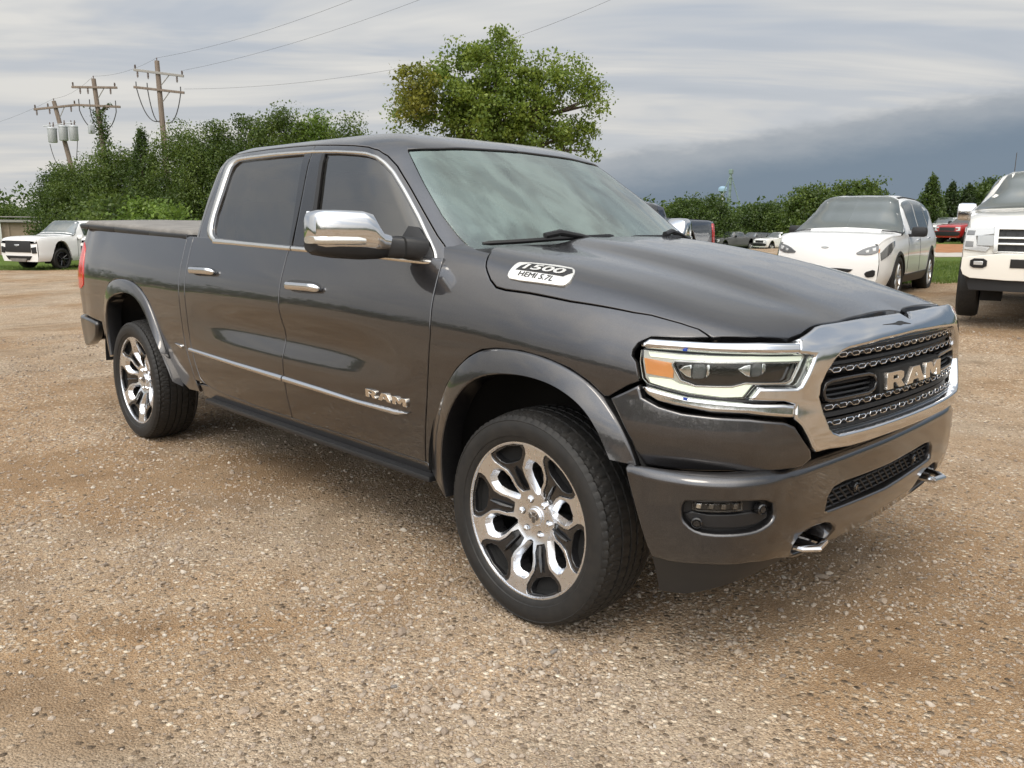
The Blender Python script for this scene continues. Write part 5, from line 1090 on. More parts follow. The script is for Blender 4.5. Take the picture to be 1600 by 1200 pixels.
def sheet(name, material, lat, dep, lift=0., jag=0.):
    lat, dep = np.asarray(lat), np.asarray(dep); A, Bm = np.meshgrid(lat, dep, indexing='ij')
    if jag:
        r2 = np.random.default_rng(len(name)); A = A.copy(); Bm = Bm.copy(); Bm[:, 0] += r2.normal(0, jag, len(lat)); Bm[:, -1] += r2.normal(0, jag, len(lat)); A[0] += r2.normal(0, jag, len(dep)); A[-1] += r2.normal(0, jag, len(dep))
    X, Y = xy(A.ravel(), Bm.ravel()); Z = zg(X, Y)+lift; n, m_ = len(lat), len(dep)
    V = np.stack([X, Y, Z], 1); i, j = np.meshgrid(np.arange(n-1), np.arange(m_-1), indexing='ij'); a = (i*m_+j).ravel()
    o = fast_mesh(name, V, np.stack([a, a+m_, a+m_+1, a+1], 1), material, smooth=True); tag(o, kind='structure'); return o
def graded(a, b, n, p=2.2): t_ = np.linspace(-1, 1, n); s_ = np.sign(t_)*np.abs(t_)**p; return np.where(s_ < 0, -s_*a, s_*b)
gl = graded(-1500, 1500, 140); gd = np.concatenate([-40-np.linspace(1, 0, 30)[:-1]**2.2*1500, np.linspace(-40, 70, 111), 70+np.linspace(0, 1, 40)[1:]**2.2*2400])
ground = sheet('ground', 'gravel_ground', gl, gd)
def lawn_mat(t, b):
    co = t.new('ShaderNodeNewGeometry').outputs['Position']; n_ = t.noise(co, 1.3, 5, .6); n2_ = t.noise(co, 45, 3, .6)
    c = t.mix(.55, t.ramp(n_, [(.3, (.055, .095, .018)), (.6, (.11, .17, .028)), (.8, (.19, .21, .06))]), t.ramp(n2_, [(.3, (.05, .09, .012)), (.7, (.17, .23, .05))]))
    t.link(c, b.inputs['Base Color']); t.link(t.bump(n2_, 1., .05), b.inputs['Normal'])
mat('lawn', (.1, .16, .04), .9, spec=.2, fn=lawn_mat)
def dirt_mat(t, b):
    co = t.new('ShaderNodeNewGeometry').outputs['Position']; n_ = t.noise(co, 1.6, 6, .62)
    t.link(t.ramp(n_, [(.3, (.22, .10, .045)), (.6, (.36, .18, .09)), (.8, (.44, .27, .16))]), b.inputs['Base Color']); t.link(t.bump(n_, .6, .05), b.inputs['Normal'])
mat('red_dirt', (.3, .15, .08), .95, spec=.2, fn=dirt_mat)
def conc_mat(t, b):
    co = t.new('ShaderNodeNewGeometry').outputs['Position']; n_ = t.noise(co, 2.5, 6, .6); t.link(t.ramp(n_, [(.3, (.34, .31, .27)), (.7, (.50, .47, .42))]), b.inputs['Base Color'])
mat('concrete', (.4, .38, .34), .85, fn=conc_mat)
sheet('lawn', 'lawn', np.linspace(7.4, 60, 70), np.linspace(17.6, 31, 30), .006, .25)
sheet('concrete_path', 'concrete', np.linspace(13.6, 60, 60), np.linspace(31.4, 37, 6), .010, .1)
sheet('dirt_bank', 'red_dirt', np.linspace(17., 70, 60), np.linspace(36.8, 58, 14), .014, .3)
sheet('lawn', 'lawn', np.concatenate([np.linspace(4, 120, 50)]), np.linspace(57, 420, 40), .018, .4)
sheet('lawn', 'lawn', np.linspace(-150, -6.0, 80), np.linspace(33.2, 420, 60), .006, .25)

# --- loose stones, many thousands, in the near field
def pebbles():
    r2 = np.random.default_rng(11)
    ico = bmesh.new(); bmesh.ops.create_icosphere(ico, subdivisions=1, radius=1.); ico.verts.ensure_lookup_table(); iv = np.array([v.co[:] for v in ico.verts]); ifc = np.array([[v.index for v in f_.verts] for f_ in ico.faces]); ico.free()
    N0 = 120000
    dep = 1.05+(r2.random(N0)**1.55)*10.5; px = r2.uniform(-90, 1690, N0); lat = (px-800)/FPX*dep*1.02
    X, Y = xy(lat, dep)
    cl = np.sin(X*1.9+1.3*np.sin(Y*1.1))*np.sin(Y*2.3+.9*np.sin(X*1.7+2))+.6*np.sin(X*5.1+Y*3.7)*np.sin(Y*6.3-X*2.2)
    keep = r2.random(N0) < np.clip(.50+.45*cl, .08, 1.); X, Y = X[keep], Y[keep]; n = len(X); dep = dep[keep]
    sz = np.exp(r2.normal(math.log(.0042), .46, n))*(1+.035*dep); sz = np.minimum(sz, .017)
    big = r2.random(n) < .012; sz[big] *= 1.9
    ax = r2.uniform(.6, 1.25, (n, 3))*[1, 1, .62]; th = r2.uniform(0, 2*math.pi, n); nv = len(iv)
    base = iv[None]*ax[:, None]*sz[:, None, None]*(1+r2.normal(0, .13, (n, nv, 1)))
    tl = r2.normal(0, .3, n); c, s = np.cos(th)[:, None], np.sin(th)[:, None]
    bx = base[..., 0]*c-base[..., 1]*s; by = base[..., 0]*s+base[..., 1]*c; bz = base[..., 2]+bx*tl[:, None]*.5
    V = np.stack([bx+X[:, None], by+Y[:, None], bz+(zg(X, Y)+sz*.16)[:, None]], 2).reshape(-1, 3)
    Fc = (ifc[None]+(np.arange(n)*nv)[:, None, None]).reshape(-1, 3)
    return V, Fc, n
def peb_mat(t, b):
    g = t.new('ShaderNodeNewGeometry'); rnd = g.outputs['Random Per Island']
    c = t.ramp(rnd, [(0., (0.134, 0.105, 0.084)), (.2, (0.277, 0.210, 0.155)), (.6, (0.361, 0.290, 0.223)), (.90, (0.462, 0.395, 0.323)), (.985, (0.655, 0.605, 0.529)), (1., (0.118, 0.118, 0.122))])
    co = g.outputs['Position']; t.link(t.mix(.35, c, t.ramp(t.noise(co, 260, 3), [(.3, (0.134, 0.101, 0.076)), (.7, (0.437, 0.378, 0.311))])), b.inputs['Base Color'])
mat('pebble', (.4, .35, .3), .85, spec=.3, fn=peb_mat)
V, Fc, _ = pebbles()
tag(fast_mesh('gravel', V, Fc, 'pebble', nper=3, smooth=False), 'loose pale limestone gravel scattered over the brown dirt lot', 'gravel', kind='stuff')

# --- grass blades on the lawn edge
def blades(lat0, lat1, d0, d1, n, h, name, label, seed):
    r2 = np.random.default_rng(seed); lat = r2.uniform(lat0, lat1, n); dep = r2.uniform(d0, d1, n); X, Y = xy(lat, dep); Z = zg(X, Y)
    hh = h*r2.uniform(.5, 1.4, n); a = r2.uniform(0, 2*math.pi, n); wd = .012+.0*hh; lx, ly = r2.normal(0, .3, n)*hh, r2.normal(0, .3, n)*hh
    p0 = np.stack([X-wd*np.cos(a), Y-wd*np.sin(a), Z], 1); p1 = np.stack([X+wd*np.cos(a), Y+wd*np.sin(a), Z], 1); p2 = np.stack([X+lx, Y+ly, Z+hh], 1)
    V = np.stack([p0, p1, p2], 1).reshape(-1, 3); o = fast_mesh(name, V, np.arange(3*n).reshape(-1, 3), 'leaf', nper=3); tag(o, label, 'grass', kind='stuff')
# --- foliage
def leaf_material(name, dark, mid_, light, old=None):
    m_ = bpy.data.materials.new(name); m_.use_nodes = True; t = NT(m_.node_tree); t.n.clear()
    o = t.new('ShaderNodeOutputMaterial'); g = t.new('ShaderNodeNewGeometry')
    st = [(0., dark), (.45, mid_), (.85, light)]+([(.95, old), (1., old)] if old else [])
    c = t.ramp(t.math('ADD', t.math('MULTIPLY', g.outputs['Random Per Island'], .55), t.math('MULTIPLY', t.smooth(t.noise(g.outputs['Position'], 1.1, 2), .36, .64), .45)), st)
    df = t.new('ShaderNodeBsdfDiffuse'); tl = t.new('ShaderNodeBsdfTranslucent'); t.link(c, df.inputs[0]); t.link(t.mix(.5, c, light), tl.inputs[0])
    mx = t.new('ShaderNodeMixShader'); mx.inputs[0].default_value = .42; t.link(df.outputs[0], mx.inputs[1]); t.link(tl.outputs[0], mx.inputs[2])
    gl_ = t.new('ShaderNodeBsdfGlossy'); gl_.inputs['Roughness'].default_value = .45; m2 = t.new('ShaderNodeMixShader'); m2.inputs[0].default_value = .03; t.link(mx.outputs[0], m2.inputs[1]); t.link(gl_.outputs[0], m2.inputs[2])
    t.link(m2.outputs[0], o.inputs[0]); MATS[name] = m_
leaf_material('leaf', (.045, .085, .016), (.085, .135, .026), (.15, .20, .04))
leaf_material('leaf_big', (.058, .098, .014), (.122, .185, .025), (.225, .285, .045))
leaf_material('leaf_yellow', (.085, .105, .015), (.15, .165, .022), (.24, .235, .035))
leaf_material('leaf_dark', (.026, .048, .011), (.050, .086, .017), (.090, .135, .026))
leaf_material('leaf_mid', (.032, .060, .013), (.068, .110, .021), (.135, .185, .035))
leaf_material('leaf_bright', (.06, .11, .016), (.11, .18, .026), (.17, .25, .04))
leaf_material('needle', (.020, .038, .012), (.036, .064, .017), (.062, .095, .024))
def bark_fn(t, b):
    co = obj_co(t); n_ = t.noise(t.scale(co, 8, 8, 1.5), 3, 5, .65); t.link(t.ramp(n_, [(.3, (.045, .034, .026)), (.7, (.13, .10, .08))]), b.inputs['Base Color']); t.link(t.bump(n_, .8, .03), b.inputs['Normal'])
mat('bark', (.08, .06, .05), .9, spec=.2, fn=bark_fn)
def leaf_quads(P_, size, r2, up=.35, asp=.6):
    n = len(P_); d = r2.normal(0, 1, (n, 3)); d[:, 2] -= .25; d /= np.linalg.norm(d, axis=1)[:, None]
    e = r2.normal(0, 1, (n, 3)); e[:, 2] *= (1-up); e -= d*(e*d).sum(1)[:, None]; e /= np.linalg.norm(e, axis=1)[:, None]
    s_ = size*r2.uniform(.6, 1.35, n)[:, None]; a = P_-d*s_*.5; b = P_+e*s_*asp*.5; c = P_+d*s_*.5; f_ = P_-e*s_*asp*.5
    V = np.stack([a, b, c, f_], 1).reshape(-1, 3); return V, np.arange(4*n).reshape(-1, 4)
def crown_points(ells, n_clump, n_leaf, r2, rc, shell=.55):
    pts = []
    w_ = np.array([e[3]*e[4]*e[5] for e in ells])**.75; w_ /= w_.sum()
    for k in r2.choice(len(ells), n_clump, p=w_):
        cx_, cy_, cz_, rx, ry, rz = ells[k]; d = r2.normal(0, 1, 3); d /= np.linalg.norm(d); rr = (shell+(1-shell)*r2.random())**.7 if r2.random() < .75 else r2.random()**.5
        c = np.array([cx_, cy_, cz_])+d*np.array([rx, ry, rz])*rr
        q_ = np.clip(r2.normal(0, 1, (int(n_leaf*r2.uniform(.5, 1.5)), 3)), -1.7, 1.7)*rc*np.array([1, 1, .72])*r2.uniform(.6, 1.25); pts.append(c+q_)
    return np.concatenate(pts)
def broadleaf(name, label, base, ells, n_clump, n_leaf, leaf, size, rc, seed, trunk_h, trunk_r, group=None, limbs=8, extra=None):
    """ells: (across, up, along, r across, r up, r along) metres from the base, in view-aligned directions"""
    r2 = np.random.default_rng(seed); root = empty(name, base); tag(root, label, 'tree', group)
    E_ = [(RH[0]*a+FH[0]*d, RH[1]*a+FH[1]*d, h, max(ra, .1), max(ra, .1)*.5+max(rd_, .1)*.5, rh) for a, h, d, ra, rh, rd_ in ells]
    P_ = crown_points(E_, n_clump, n_leaf, r2, rc); P_ = P_[P_[:, 2] > .15]
    V, Fq = leaf_quads(P_, size, r2); fast_mesh('crown', V, Fq, leaf, root)
    if extra:
        (a, h, d, ra, rh, rd_), nc, lf = extra; e2 = [(RH[0]*a+FH[0]*d, RH[1]*a+FH[1]*d, h, ra, rd_, rh)]
        P2 = crown_points(e2, nc, n_leaf, r2, rc, .2); V, Fq = leaf_quads(P2, size, r2); fast_mesh('foliage', V, Fq, lf, root)
    tb = MB(); top = Vector((0, 0, trunk_h)); pts = [Vector((r2.normal(0, .04)*trunk_h*.2*k, r2.normal(0, .04)*trunk_h*.2*k, trunk_h*k/4)) for k in range(5)]; pts[0] = Vector((0, 0, -.3))
    tb.tube(pts, [trunk_r*1.25, trunk_r, trunk_r*.9, trunk_r*.8, trunk_r*.6], 9); tb.build('trunk', 'bark', root)
    for k in range(limbs):
        e = E_[k % len(E_)]; tgt = Vector((e[0]+r2.uniform(-.35, .35)*e[3], e[1]+r2.uniform(-.35, .35)*e[4], e[2]+r2.uniform(-.35, .3)*e[5])); st = pts[r2.integers(2, 5)]
        br = MB(); m1 = st.lerp(tgt, .4)+Vector((0, 0, .08*(tgt-st).length)); m2 = st.lerp(tgt, .72)+Vector((r2.normal(0, .08), r2.normal(0, .08), .06))*(tgt-st).length
        br.tube([st, m1, m2, tgt], [trunk_r*.5, trunk_r*.32, trunk_r*.18, trunk_r*.05], 6); 
        for kk in range(3):
            t2 = m2+Vector((r2.uniform(-.6, .6), r2.uniform(-.6, .6), r2.uniform(-.2, .5)))*min((tgt-st).length, 2.2)*.4; br.tube([m2.lerp(m1, .3*kk), m2.lerp(t2, .5)+Vector((0, 0, .05)), t2], [trunk_r*.16, trunk_r*.09, trunk_r*.03], 5)
        br.build('limb', 'bark', root)
    return root
def conifer(name, label, base, h, r_, seed, leaf='needle', n=5200, size=.16, group=None, droop=.25):
    r2 = np.random.default_rng(seed); root = empty(name, base); tag(root, label, 'tree', group); pts = []
    nb = int(h*13)
    for k in range(nb):
        t_ = (k+.5)/nb; zz = h*(.05+.95*t_); rad = r_*(1-t_)**.8*r2.uniform(.7, 1.15)+.06; a = k*2.399+r2.normal(0, .3); m_ = max(5, int(n/nb*(1.35-t_)))
        s_ = r2.random(m_)**.6; side = r2.normal(0, .10+.10*rad, m_); x = rad*s_
        pts.append(np.stack([x*math.cos(a)-side*math.sin(a), x*math.sin(a)+side*math.cos(a), zz-droop*x*s_+r2.normal(0, .06+.02*h, m_)], 1))
    P_ = np.concatenate(pts); V, Fq = leaf_quads(P_, size, r2, .2, .42); fast_mesh('crown', V, Fq, leaf, root)
    tb = MB(); tb.tube([(0, 0, -.3), (0, 0, h*.5), (0, 0, h*.97)], [r_*.09+.05, r_*.05+.03, .02], 7); tb.build('trunk', 'bark', root); return root
def gp(px, dep):
    """ground point seen in column px at distance dep"""
    lat = (px-800)/FPX*dep*1.0; X, Y = xy(lat, dep); return (float(X), float(Y), zgf(X, Y)-.05)
def hgt(px, py, dep): return float(at(px, py, dep)[2])-gp(px, dep)[2]
blades(6.2, 16, 17.4, 27, 26000, .07, 'grass', 'short green grass on the lawn behind the white crossover', 3)
blades(-24, -9, 32.9, 36.5, 9000, .08, 'grass', 'strip of green grass under the white vehicles by the metal shed', 4)

# the tall tree behind the cab
b_ = gp(790, 31.); k_ = 31./FPX
def e_(px, py, rx, ry, d=0., rd_=None): return ((px-790)*k_, hgt(790, py, 31.), d, rx*k_, ry*k_, (rd_ or rx)*k_)
broadleaf('hackberry_tree', 'tall broad green tree with a yellowish patch rising behind the truck roof', b_,
          [e_(745, 130, 60, 52), e_(690, 150, 52, 46), e_(800, 150, 62, 55), e_(868, 125, 46, 34), e_(908, 160, 28, 40), e_(775, 72, 26, 26), e_(645, 175, 36, 34), e_(715, 88, 30, 26), e_(885, 205, 34, 24), e_(618, 158, 14, 16), e_(740, 215, 74, 40), e_(840, 215, 64, 36), e_(760, 180, 80, 50), e_(840, 105, 26, 22), e_(675, 110, 22, 20), e_(912, 235, 16, 12), e_(650, 225, 26, 20)],
          350, 115, 'leaf_big', .125, .25, 21, 4.6, .24, limbs=22, extra=((-(790-655)*k_, hgt(790, 150, 31.), -.9, .9, 1.1, .8), 26, 'leaf_yellow'))
# hedgerow of trees at the left, each its own tree
hg = 'trees in the overgrown hedgerow by the utility poles'
HT = [(112, 268, 46, 36, 'b', 'leaf_dark', 'dark tree at the left end of the hedgerow behind the white vehicles'),
      (150, 262, 45, 62, 'b', 'leaf_mid', 'rounded green tree low under the transformer pole'),
      (196, 232, 44, 50, 'b', 'leaf_mid', 'green tree between the vine-covered pole and the nearest pole'),
      (236, 205, 42, 52, 'c', 'leaf_dark', 'narrow dark spire cedar beside the nearest utility pole'),
      (290, 205, 42, 62, 'b', 'leaf_mid', 'green tree just right of the nearest utility pole'),
      (345, 196, 41, 58, 'b', 'leaf_mid', 'green tree above the rear corner of the truck bed'),
      (392, 186, 41, 55, 'b', 'leaf_dark', 'dense dark tree behind the rear of the truck cab'),
      (446, 172, 40, 50, 'b', 'leaf_mid', 'tallest tree of the hedgerow with upright shoots above the cab roof'),
      (500, 186, 40, 50, 'b', 'leaf_bright', 'lighter green tree over the middle of the cab roof'),
      (556, 196, 39, 46, 'b', 'leaf_mid', 'small green tree between the hedgerow and the tall tree')]
for i, (px, py, dep, wpx, kind, lf, lab) in enumerate(HT):
    h = hgt(px, py, dep); b0 = gp(px, dep); k2 = dep/FPX
    if kind == 'c': conifer('cedar_tree', lab, b0, h, wpx*k2, 40+i, lf, 15000, .15, hg)
    else:
        w_ = wpx*k2; broadleaf('hedgerow_tree', lab, b0, [(0, h*.58, 0, w_*.95, h*.28, w_), (-.35*w_, h*.78, 0, w_*.5, h*.20, w_*.5), (.4*w_, h*.74, 0, w_*.5, h*.2, w_*.5), (0, h*.30, -.6, w_*1.15, h*.30, w_), (.1*w_, h*.86, 0, w_*.35, h*.13, w_*.4)]+[(r_[0]*w_, h*r_[1], 0, w_*.13, h*r_[2], w_*.13) for r_ in ((-.55, .84, .10), (-.15, .93, .10), (.3, .90, .11), (.62, .82, .10), (.02, .98, .06))], 260, 130, lf, .115, .36, 60+i, h*.45, .16, hg, limbs=4)
broadleaf('bush', 'bright yellow-green bush in front of the hedgerow behind the truck bed', gp(248, 36), [(0, 1.6, 0, 1.7, 1.3, 1.2), (1.3, 1.3, 0, 1.1, 1.0, 1.)], 90, 60, 'leaf_bright', .17, .26, 90, 1.2, .08, None, limbs=3)
broadleaf('bush', 'low dark green bush right behind the white vehicles', gp(172, 38), [(0, 1.6, 0, 1.8, 1.5, 1.2), (1.6, 1.5, 0, 1.4, 1.4, 1.2)], 110, 60, 'leaf_mid', .18, .3, 91, 1.2, .08, None, limbs=3)
# distant trees
fg = 'trees along the far side of the lot'
FT = [(1085, 306, 95, 52, 'b', 'leaf_dark', 'dark round tree left of the grain elevator'), (1050, 318, 100, 26, 'b', 'leaf_mid', 'pale small tree against the windshield pillar of the truck'),
      (1150, 326, 105, 40, 'b', 'leaf_mid', 'low tree right under the grain elevator'), (1180, 316, 100, 36, 'b', 'leaf_dark', 'dark tree right of the grain elevator'), (1210, 332, 98, 26, 'b', 'leaf_mid', 'low tree left of the white crossover'),
      (1255, 290, 75, 36, 'b', 'leaf_mid', 'feathery green tree left behind the white crossover roof'), (1320, 282, 78, 44, 'b', 'leaf_mid', 'broad green tree behind the white crossover roof'),
      (1385, 318, 85, 30, 'c', 'needle', 'small dark fir peeking over the white crossover roof'), (1435, 276, 70, 38, 'c', 'leaf_dark', 'tall dark fir right of the white crossover'), (1466, 288, 72, 32, 'c', 'needle', 'slim fir second from the white crossover'),
      (1492, 290, 72, 34, 'c', 'needle', 'slim fir above the red pickup truck'), (1530, 278, 74, 50, 'b', 'leaf_dark', 'rounded dark tree above the white pickup mirror'), (1572, 290, 74, 44, 'b', 'leaf_dark', 'dark tree by the white pickup windshield'), (1610, 270, 70, 34, 'c', 'needle', 'dark fir at the right edge behind the white pickup'),
      (15, 322, 120, 40, 'b', 'leaf_mid', 'far green tree over the metal shed at the left edge'), (52, 328, 125, 22, 'b', 'leaf_dark', 'far dark tree over the right end of the metal shed'), (-50, 318, 118, 50, 'b', 'leaf_mid', 'far green tree just outside the left edge')]
for i, (px, py, dep, wpx, kind, lf, lab) in enumerate(FT):
    h = max(hgt(px, py, dep), 2.); b0 = gp(px, dep); k2 = dep/FPX; w_ = wpx*k2
    if kind == 'c': conifer('fir_tree', lab, b0, h, w_*1.1, 140+i, lf, 9000, .26, fg)
    else: broadleaf('far_tree', lab, b0, [(0, h*.60, 0, w_, h*.36, w_), (-.4*w_, h*.72, 0, w_*.5, h*.22, w_*.5), (.35*w_, h*.78, 0, w_*.5, h*.2, w_*.5), (0, h*.28, -1., w_*1.1, h*.28, w_)], 230, 62, lf, .27, .5, 160+i, h*.4, .2, fg, limbs=3)
# a far-off wood that closes the horizon
def wood():
    r2 = np.random.default_rng(5); P_ = []
    for ang in np.arange(0, 360, 1.25):
        front = math.cos(R(ang)) > .6; rad = (190 if front else 120)+r2.uniform(-14, 20); lat, dep = rad*math.sin(R(ang)), rad*math.cos(R(ang)); X, Y = xy(lat, dep); z0 = zgf(X, Y); h = r2.uniform(5.5, 9.5)
        n = 330; d = r2.normal(0, 1, (n, 3)); d /= np.linalg.norm(d, axis=1)[:, None]; rr = r2.random(n)**.4; P_.append(np.array([X, Y, z0+h*.5])+d*rr[:, None]*np.array([3.6, 3.6, h*.55])+r2.normal(0, .3, (n, 3)))
    return leaf_quads(np.concatenate(P_), .85, r2)
V, Fq = wood(); tag(fast_mesh('treeline', V, Fq, 'leaf_dark'), 'far-off dark green wood closing the horizon', 'treeline', kind='stuff')

# ------------------------------------------------------------------ utility poles and lines
def wood_fn(t, b):
    co = obj_co(t); n_ = t.noise(t.scale(co, 12, 12, .8), 2, 5, .6); t.link(t.ramp(n_, [(.3, (.13, .105, .085)), (.7, (.27, .22, .18))]), b.inputs['Base Color'])
mat('pole_wood', (.2, .15, .11), .9, spec=.2, fn=wood_fn)
mat('grey_wood', (.30, .29, .27), .85, spec=.2)
mat('steel_grey', (.42, .44, .45), .45, .3)
mat('wire', (.06, .06, .06), .6)
mat('porcelain', (.12, .09, .08), .3)
mat('white_fuse', (.62, .62, .60), .4)
def arcp(a, b, c, n=9):
    return [a*(1-t_)**2+b*2*t_*(1-t_)+c*t_**2 for t_ in [k/n for k in range(n+1)]]
def pole(label, top, bottom, dep, arms, r_=.15):
    """arms: (left px, right px) ends of each crossarm; all of one pole share its distance"""
    t_ = Vector(at(*top, dep)); b_ = Vector(at(*bottom, dep)); d = (b_-t_).normalized(); k = (t_.z-zgf(b_.x, b_.y))/(-d.z)+.6; foot = t_+d*k
    root = empty('utility_pole', (foot.x, foot.y, foot.z)); tag(root, label, 'utility pole', 'wooden utility poles standing in the hedgerow'); O = Vector(root.location)
    mb_ = MB(); mb_.tube([foot-O, t_-O], [r_*1.25, r_*.85], 12); mb_.build('pole', 'pole_wood', root)
    MB().tube([t_-O, t_-O+Vector((0, 0, .16))], [.02, .035], 8).build('insulator', 'porcelain', root)
    ends = []
    for (a, c, mname, pins, hang) in arms:
        A = Vector(at(*a, dep-.15)); Cc = Vector(at(*c, dep-.15)); ends.append((A, Cc)); dd = Cc-A
        rot = Vector((1, 0, 0)).rotation_difference(dd.normalized()).to_matrix()
        MB().box((A+Cc)/2-O, (dd.length, .10, .13), rot, .01).build('crossarm', mname, root)
        mid = t_+d*((((A+Cc)/2-t_).dot(d)))
        br = MB(); br.tube([A.lerp(Cc, .72)-O, mid+d*.75-O+Vector((0, 0, 0))], .025, 6); br.build('brace', 'grey_wood', root)
        for f_ in pins:
            p = A.lerp(Cc, f_); MB().lathe([(.001, .28), (.05, .27), (.035, .22), (.06, .20), (.035, .15), (.055, .13), (.02, .06), (.02, 0)], p-O, 'Z', 10).build('insulator', 'porcelain', root)
        for f_ in hang:
            p = A.lerp(Cc, f_)-Vector((0, 0, .42)); MB().lathe([(.001, .40), (.03, .36), (.06, .32), (.03, .30), (.065, .24), (.03, .22), (.065, .16), (.03, .14), (.055, .08), (.02, .06), (.001, 0)], p-O, 'Z', 10).build('cutout', 'porcelain', root)
    return root, O, t_, d, ends
# nearest pole: pale upper arm, cable drops and a riser
p3, O3, t3, d3, e3 = pole('nearest utility pole with a pale upper crossarm and a white riser pipe', (245, 95), (258, 240), 48, [((209, 109), (287, 119), 'grey_wood', (.03, .97), (.07, .28, .86)), ((209, 136), (288, 145), 'pole_wood', (), ())])
for a, f_ in ((.05, .0), (.27, .1), (.93, .2)):
    A, Cc = e3[1]; s_ = A.lerp(Cc, a); e_p = t3+d3*(3.1); m1 = s_.lerp(e_p, .35)+Vector((0, 0, -.75)); MB().tube([s_-O3+Vector((0, 0, .3))]+arcp(s_-O3, m1-O3+Vector((0, 0, -.9)), e_p-O3), .03, 6).build('cable', 'wire', p3)
rs = t3+d3*3.2; MB().tube([rs-O3+Vector((.25*RH[0], .25*RH[1], 0)), rs+d3*5.0-O3+Vector((.25*RH[0], .25*RH[1], 0))], .07, 8).build('riser_pipe', 'white_fuse', p3)
p2, O2, t2, d2, e2 = pole('middle utility pole wrapped in green vine with two crossarms', (146, 123), (166, 262), 52, [((112, 136), (183, 137), 'pole_wood', (.03, .95), (.18, .35, .85)), ((118, 164), (188, 167), 'pole_wood', (), ())])
for a in (.08, .32, .9):
    A, Cc = e2[1]; s_ = A.lerp(Cc, a); e_p = t2+d2*2.9; MB().tube([s_-O2+Vector((0, 0, .35))]+arcp(s_-O2-Vector((0, 0, .3)), s_.lerp(e_p, .35)-O2+Vector((0, 0, -1.1)), e_p-O2), .03, 6).build('cable', 'wire', p2)
r2 = np.random.default_rng(9); vn = []
for k in range(16):
    c = t2+d2*(1.9+k*.16); vn.append(np.array(c-O2)+r2.normal(0, 1, (70, 3))*[.22, .22, .13]+np.array([RH[0], RH[1], 0])*(.15 if 4 < k < 12 else .02))
for k in range(5): vn.append(np.array(t2+d2*(1.9-.05*k)-O2)+np.array([RH[0], RH[1], 0])*(.15+.14*k)+np.array([0, 0, .06*k])+r2.normal(0, .07, (22, 3)))
V, Fq = leaf_quads(np.concatenate(vn), .15, r2); fast_mesh('vine', V, Fq, 'leaf_dark', p2)
MB().box(Vector(at(143, 202, 51.7))-O2, (.42, .3, .5), bev=.04).build('equipment_box', 'steel_grey', p2)
p1, O1, t1, d1_, e1 = pole('leaning utility pole carrying three grey transformer cans', (84, 158), (111, 258), 55, [((53, 171), (120, 164), 'pole_wood', (.03, .33, .95), (.06, .36, .86))])
for px, py in ((82, 211), (99, 208), (115, 208)):
    c = Vector(at(px, py, 54.6)); cn = MB(); cn.lathe([(.001, .50), (.18, .49), (.26, .44), (.29, .40), (.29, .36), (.27, .35), (.265, -.42), (.24, -.46), (.001, -.46)], c-O1, 'Z', 20); tr_ = cn.build('transformer_can', 'steel_grey', p1)
    bs = MB(); bs.tube([c-O1+Vector((.1, .05, .48)), c-O1+Vector((.12, .07, .78))], [.05, .03], 8); bs.tube([c-O1+Vector((-.1, -.05, .48)), c-O1+Vector((-.12, -.07, .78))], [.05, .03], 8); bs.build('bushing', 'porcelain', tr_)
MB().tube([Vector(at(68, 197, 54.6))-O1, Vector(at(118, 191, 54.6))-O1], .03, 6).build('bracket', 'steel_grey', p1)
for a in ((78, 225), (121, 218)):
    s_ = Vector(at(*a, 54.6)); e_p = Vector(at(108, 262, 54.8)); MB().tube(arcp(s_-O1, s_.lerp(e_p, .3)-O1+Vector((0, 0, -1.6)), e_p-O1), .022, 6).build('cable', 'wire', p1)
def wire(name, lab, pts, sag=.25, r_=.006):
    P_ = [Vector(p) for p in pts]; out_ = []
    for a, b in zip(P_[:-1], P_[1:]):
        for k in range(14):
            f_ = k/14; out_.append(a.lerp(b, f_)-Vector((0, 0, sag*4*f_*(1-f_))))
    out_.append(P_[-1]); o = out_[0]; mb_ = MB(); mb_.tube([p-o for p in out_], r_, 5); ob = mb_.build(name, 'wire'); ob.location = o; tag(ob, lab, 'power line', 'overhead power lines')
wire('power_line', 'top power line running over the three utility poles to the upper edge', [at(-60, 205, 60), t1+Vector((0, 0, .15)), t2+Vector((0, 0, .15)), t3+Vector((0, 0, .15)), at(560, -4, 36), at(900, -110, 26)])
wire('power_line', 'power line leaving the right end of the pale crossarm of the nearest pole', [e3[0][1]+Vector((0, 0, .3)), at(660, -2, 37), at(900, -70, 30)])
wire('power_line', 'lowest power line passing behind the crown of the tall tree', [e3[1][1]+Vector((0, 0, .2)), at(640, 104, 42), at(960, -3, 34), at(1200, -90, 28)])
# ------------------------------------------------------------------ metal shed, grain elevator, water tower, mast
mat('tan_metal', (.36, .28, .21), .55, spec=.3, fn=lambda t, b: t.link(t.ramp(t.noise(obj_co(t), 1.2, 5, .6), [(.3, (.27, .205, .15)), (.7, (.37, .29, .22))]), b.inputs['Base Color']))
mat('elevator_green', (.16, .22, .20), .6)
mat('tower_blue', (.22, .34, .44), .5)
A = Vector(at(-140, 412, 47)); Bv = Vector(at(64, 412, 50)); A.z = zgf(A.x, A.y); Bv.z = zgf(Bv.x, Bv.y); sh = empty('metal_shed', tuple(A)); tag(sh, 'low tan corrugated metal shed at the left edge', 'shed')
dv = (Bv-A); L = dv.length; ux = dv.normalized(); rotz = math.atan2(dv.y, dv.x); back = Vector((-ux.y, ux.x, 0)); back = back if back.dot(Vector((FH[0], FH[1], 0))) > 0 else -back
H_ = float(at(30, 347, 49)[2])-min(A.z, Bv.z)
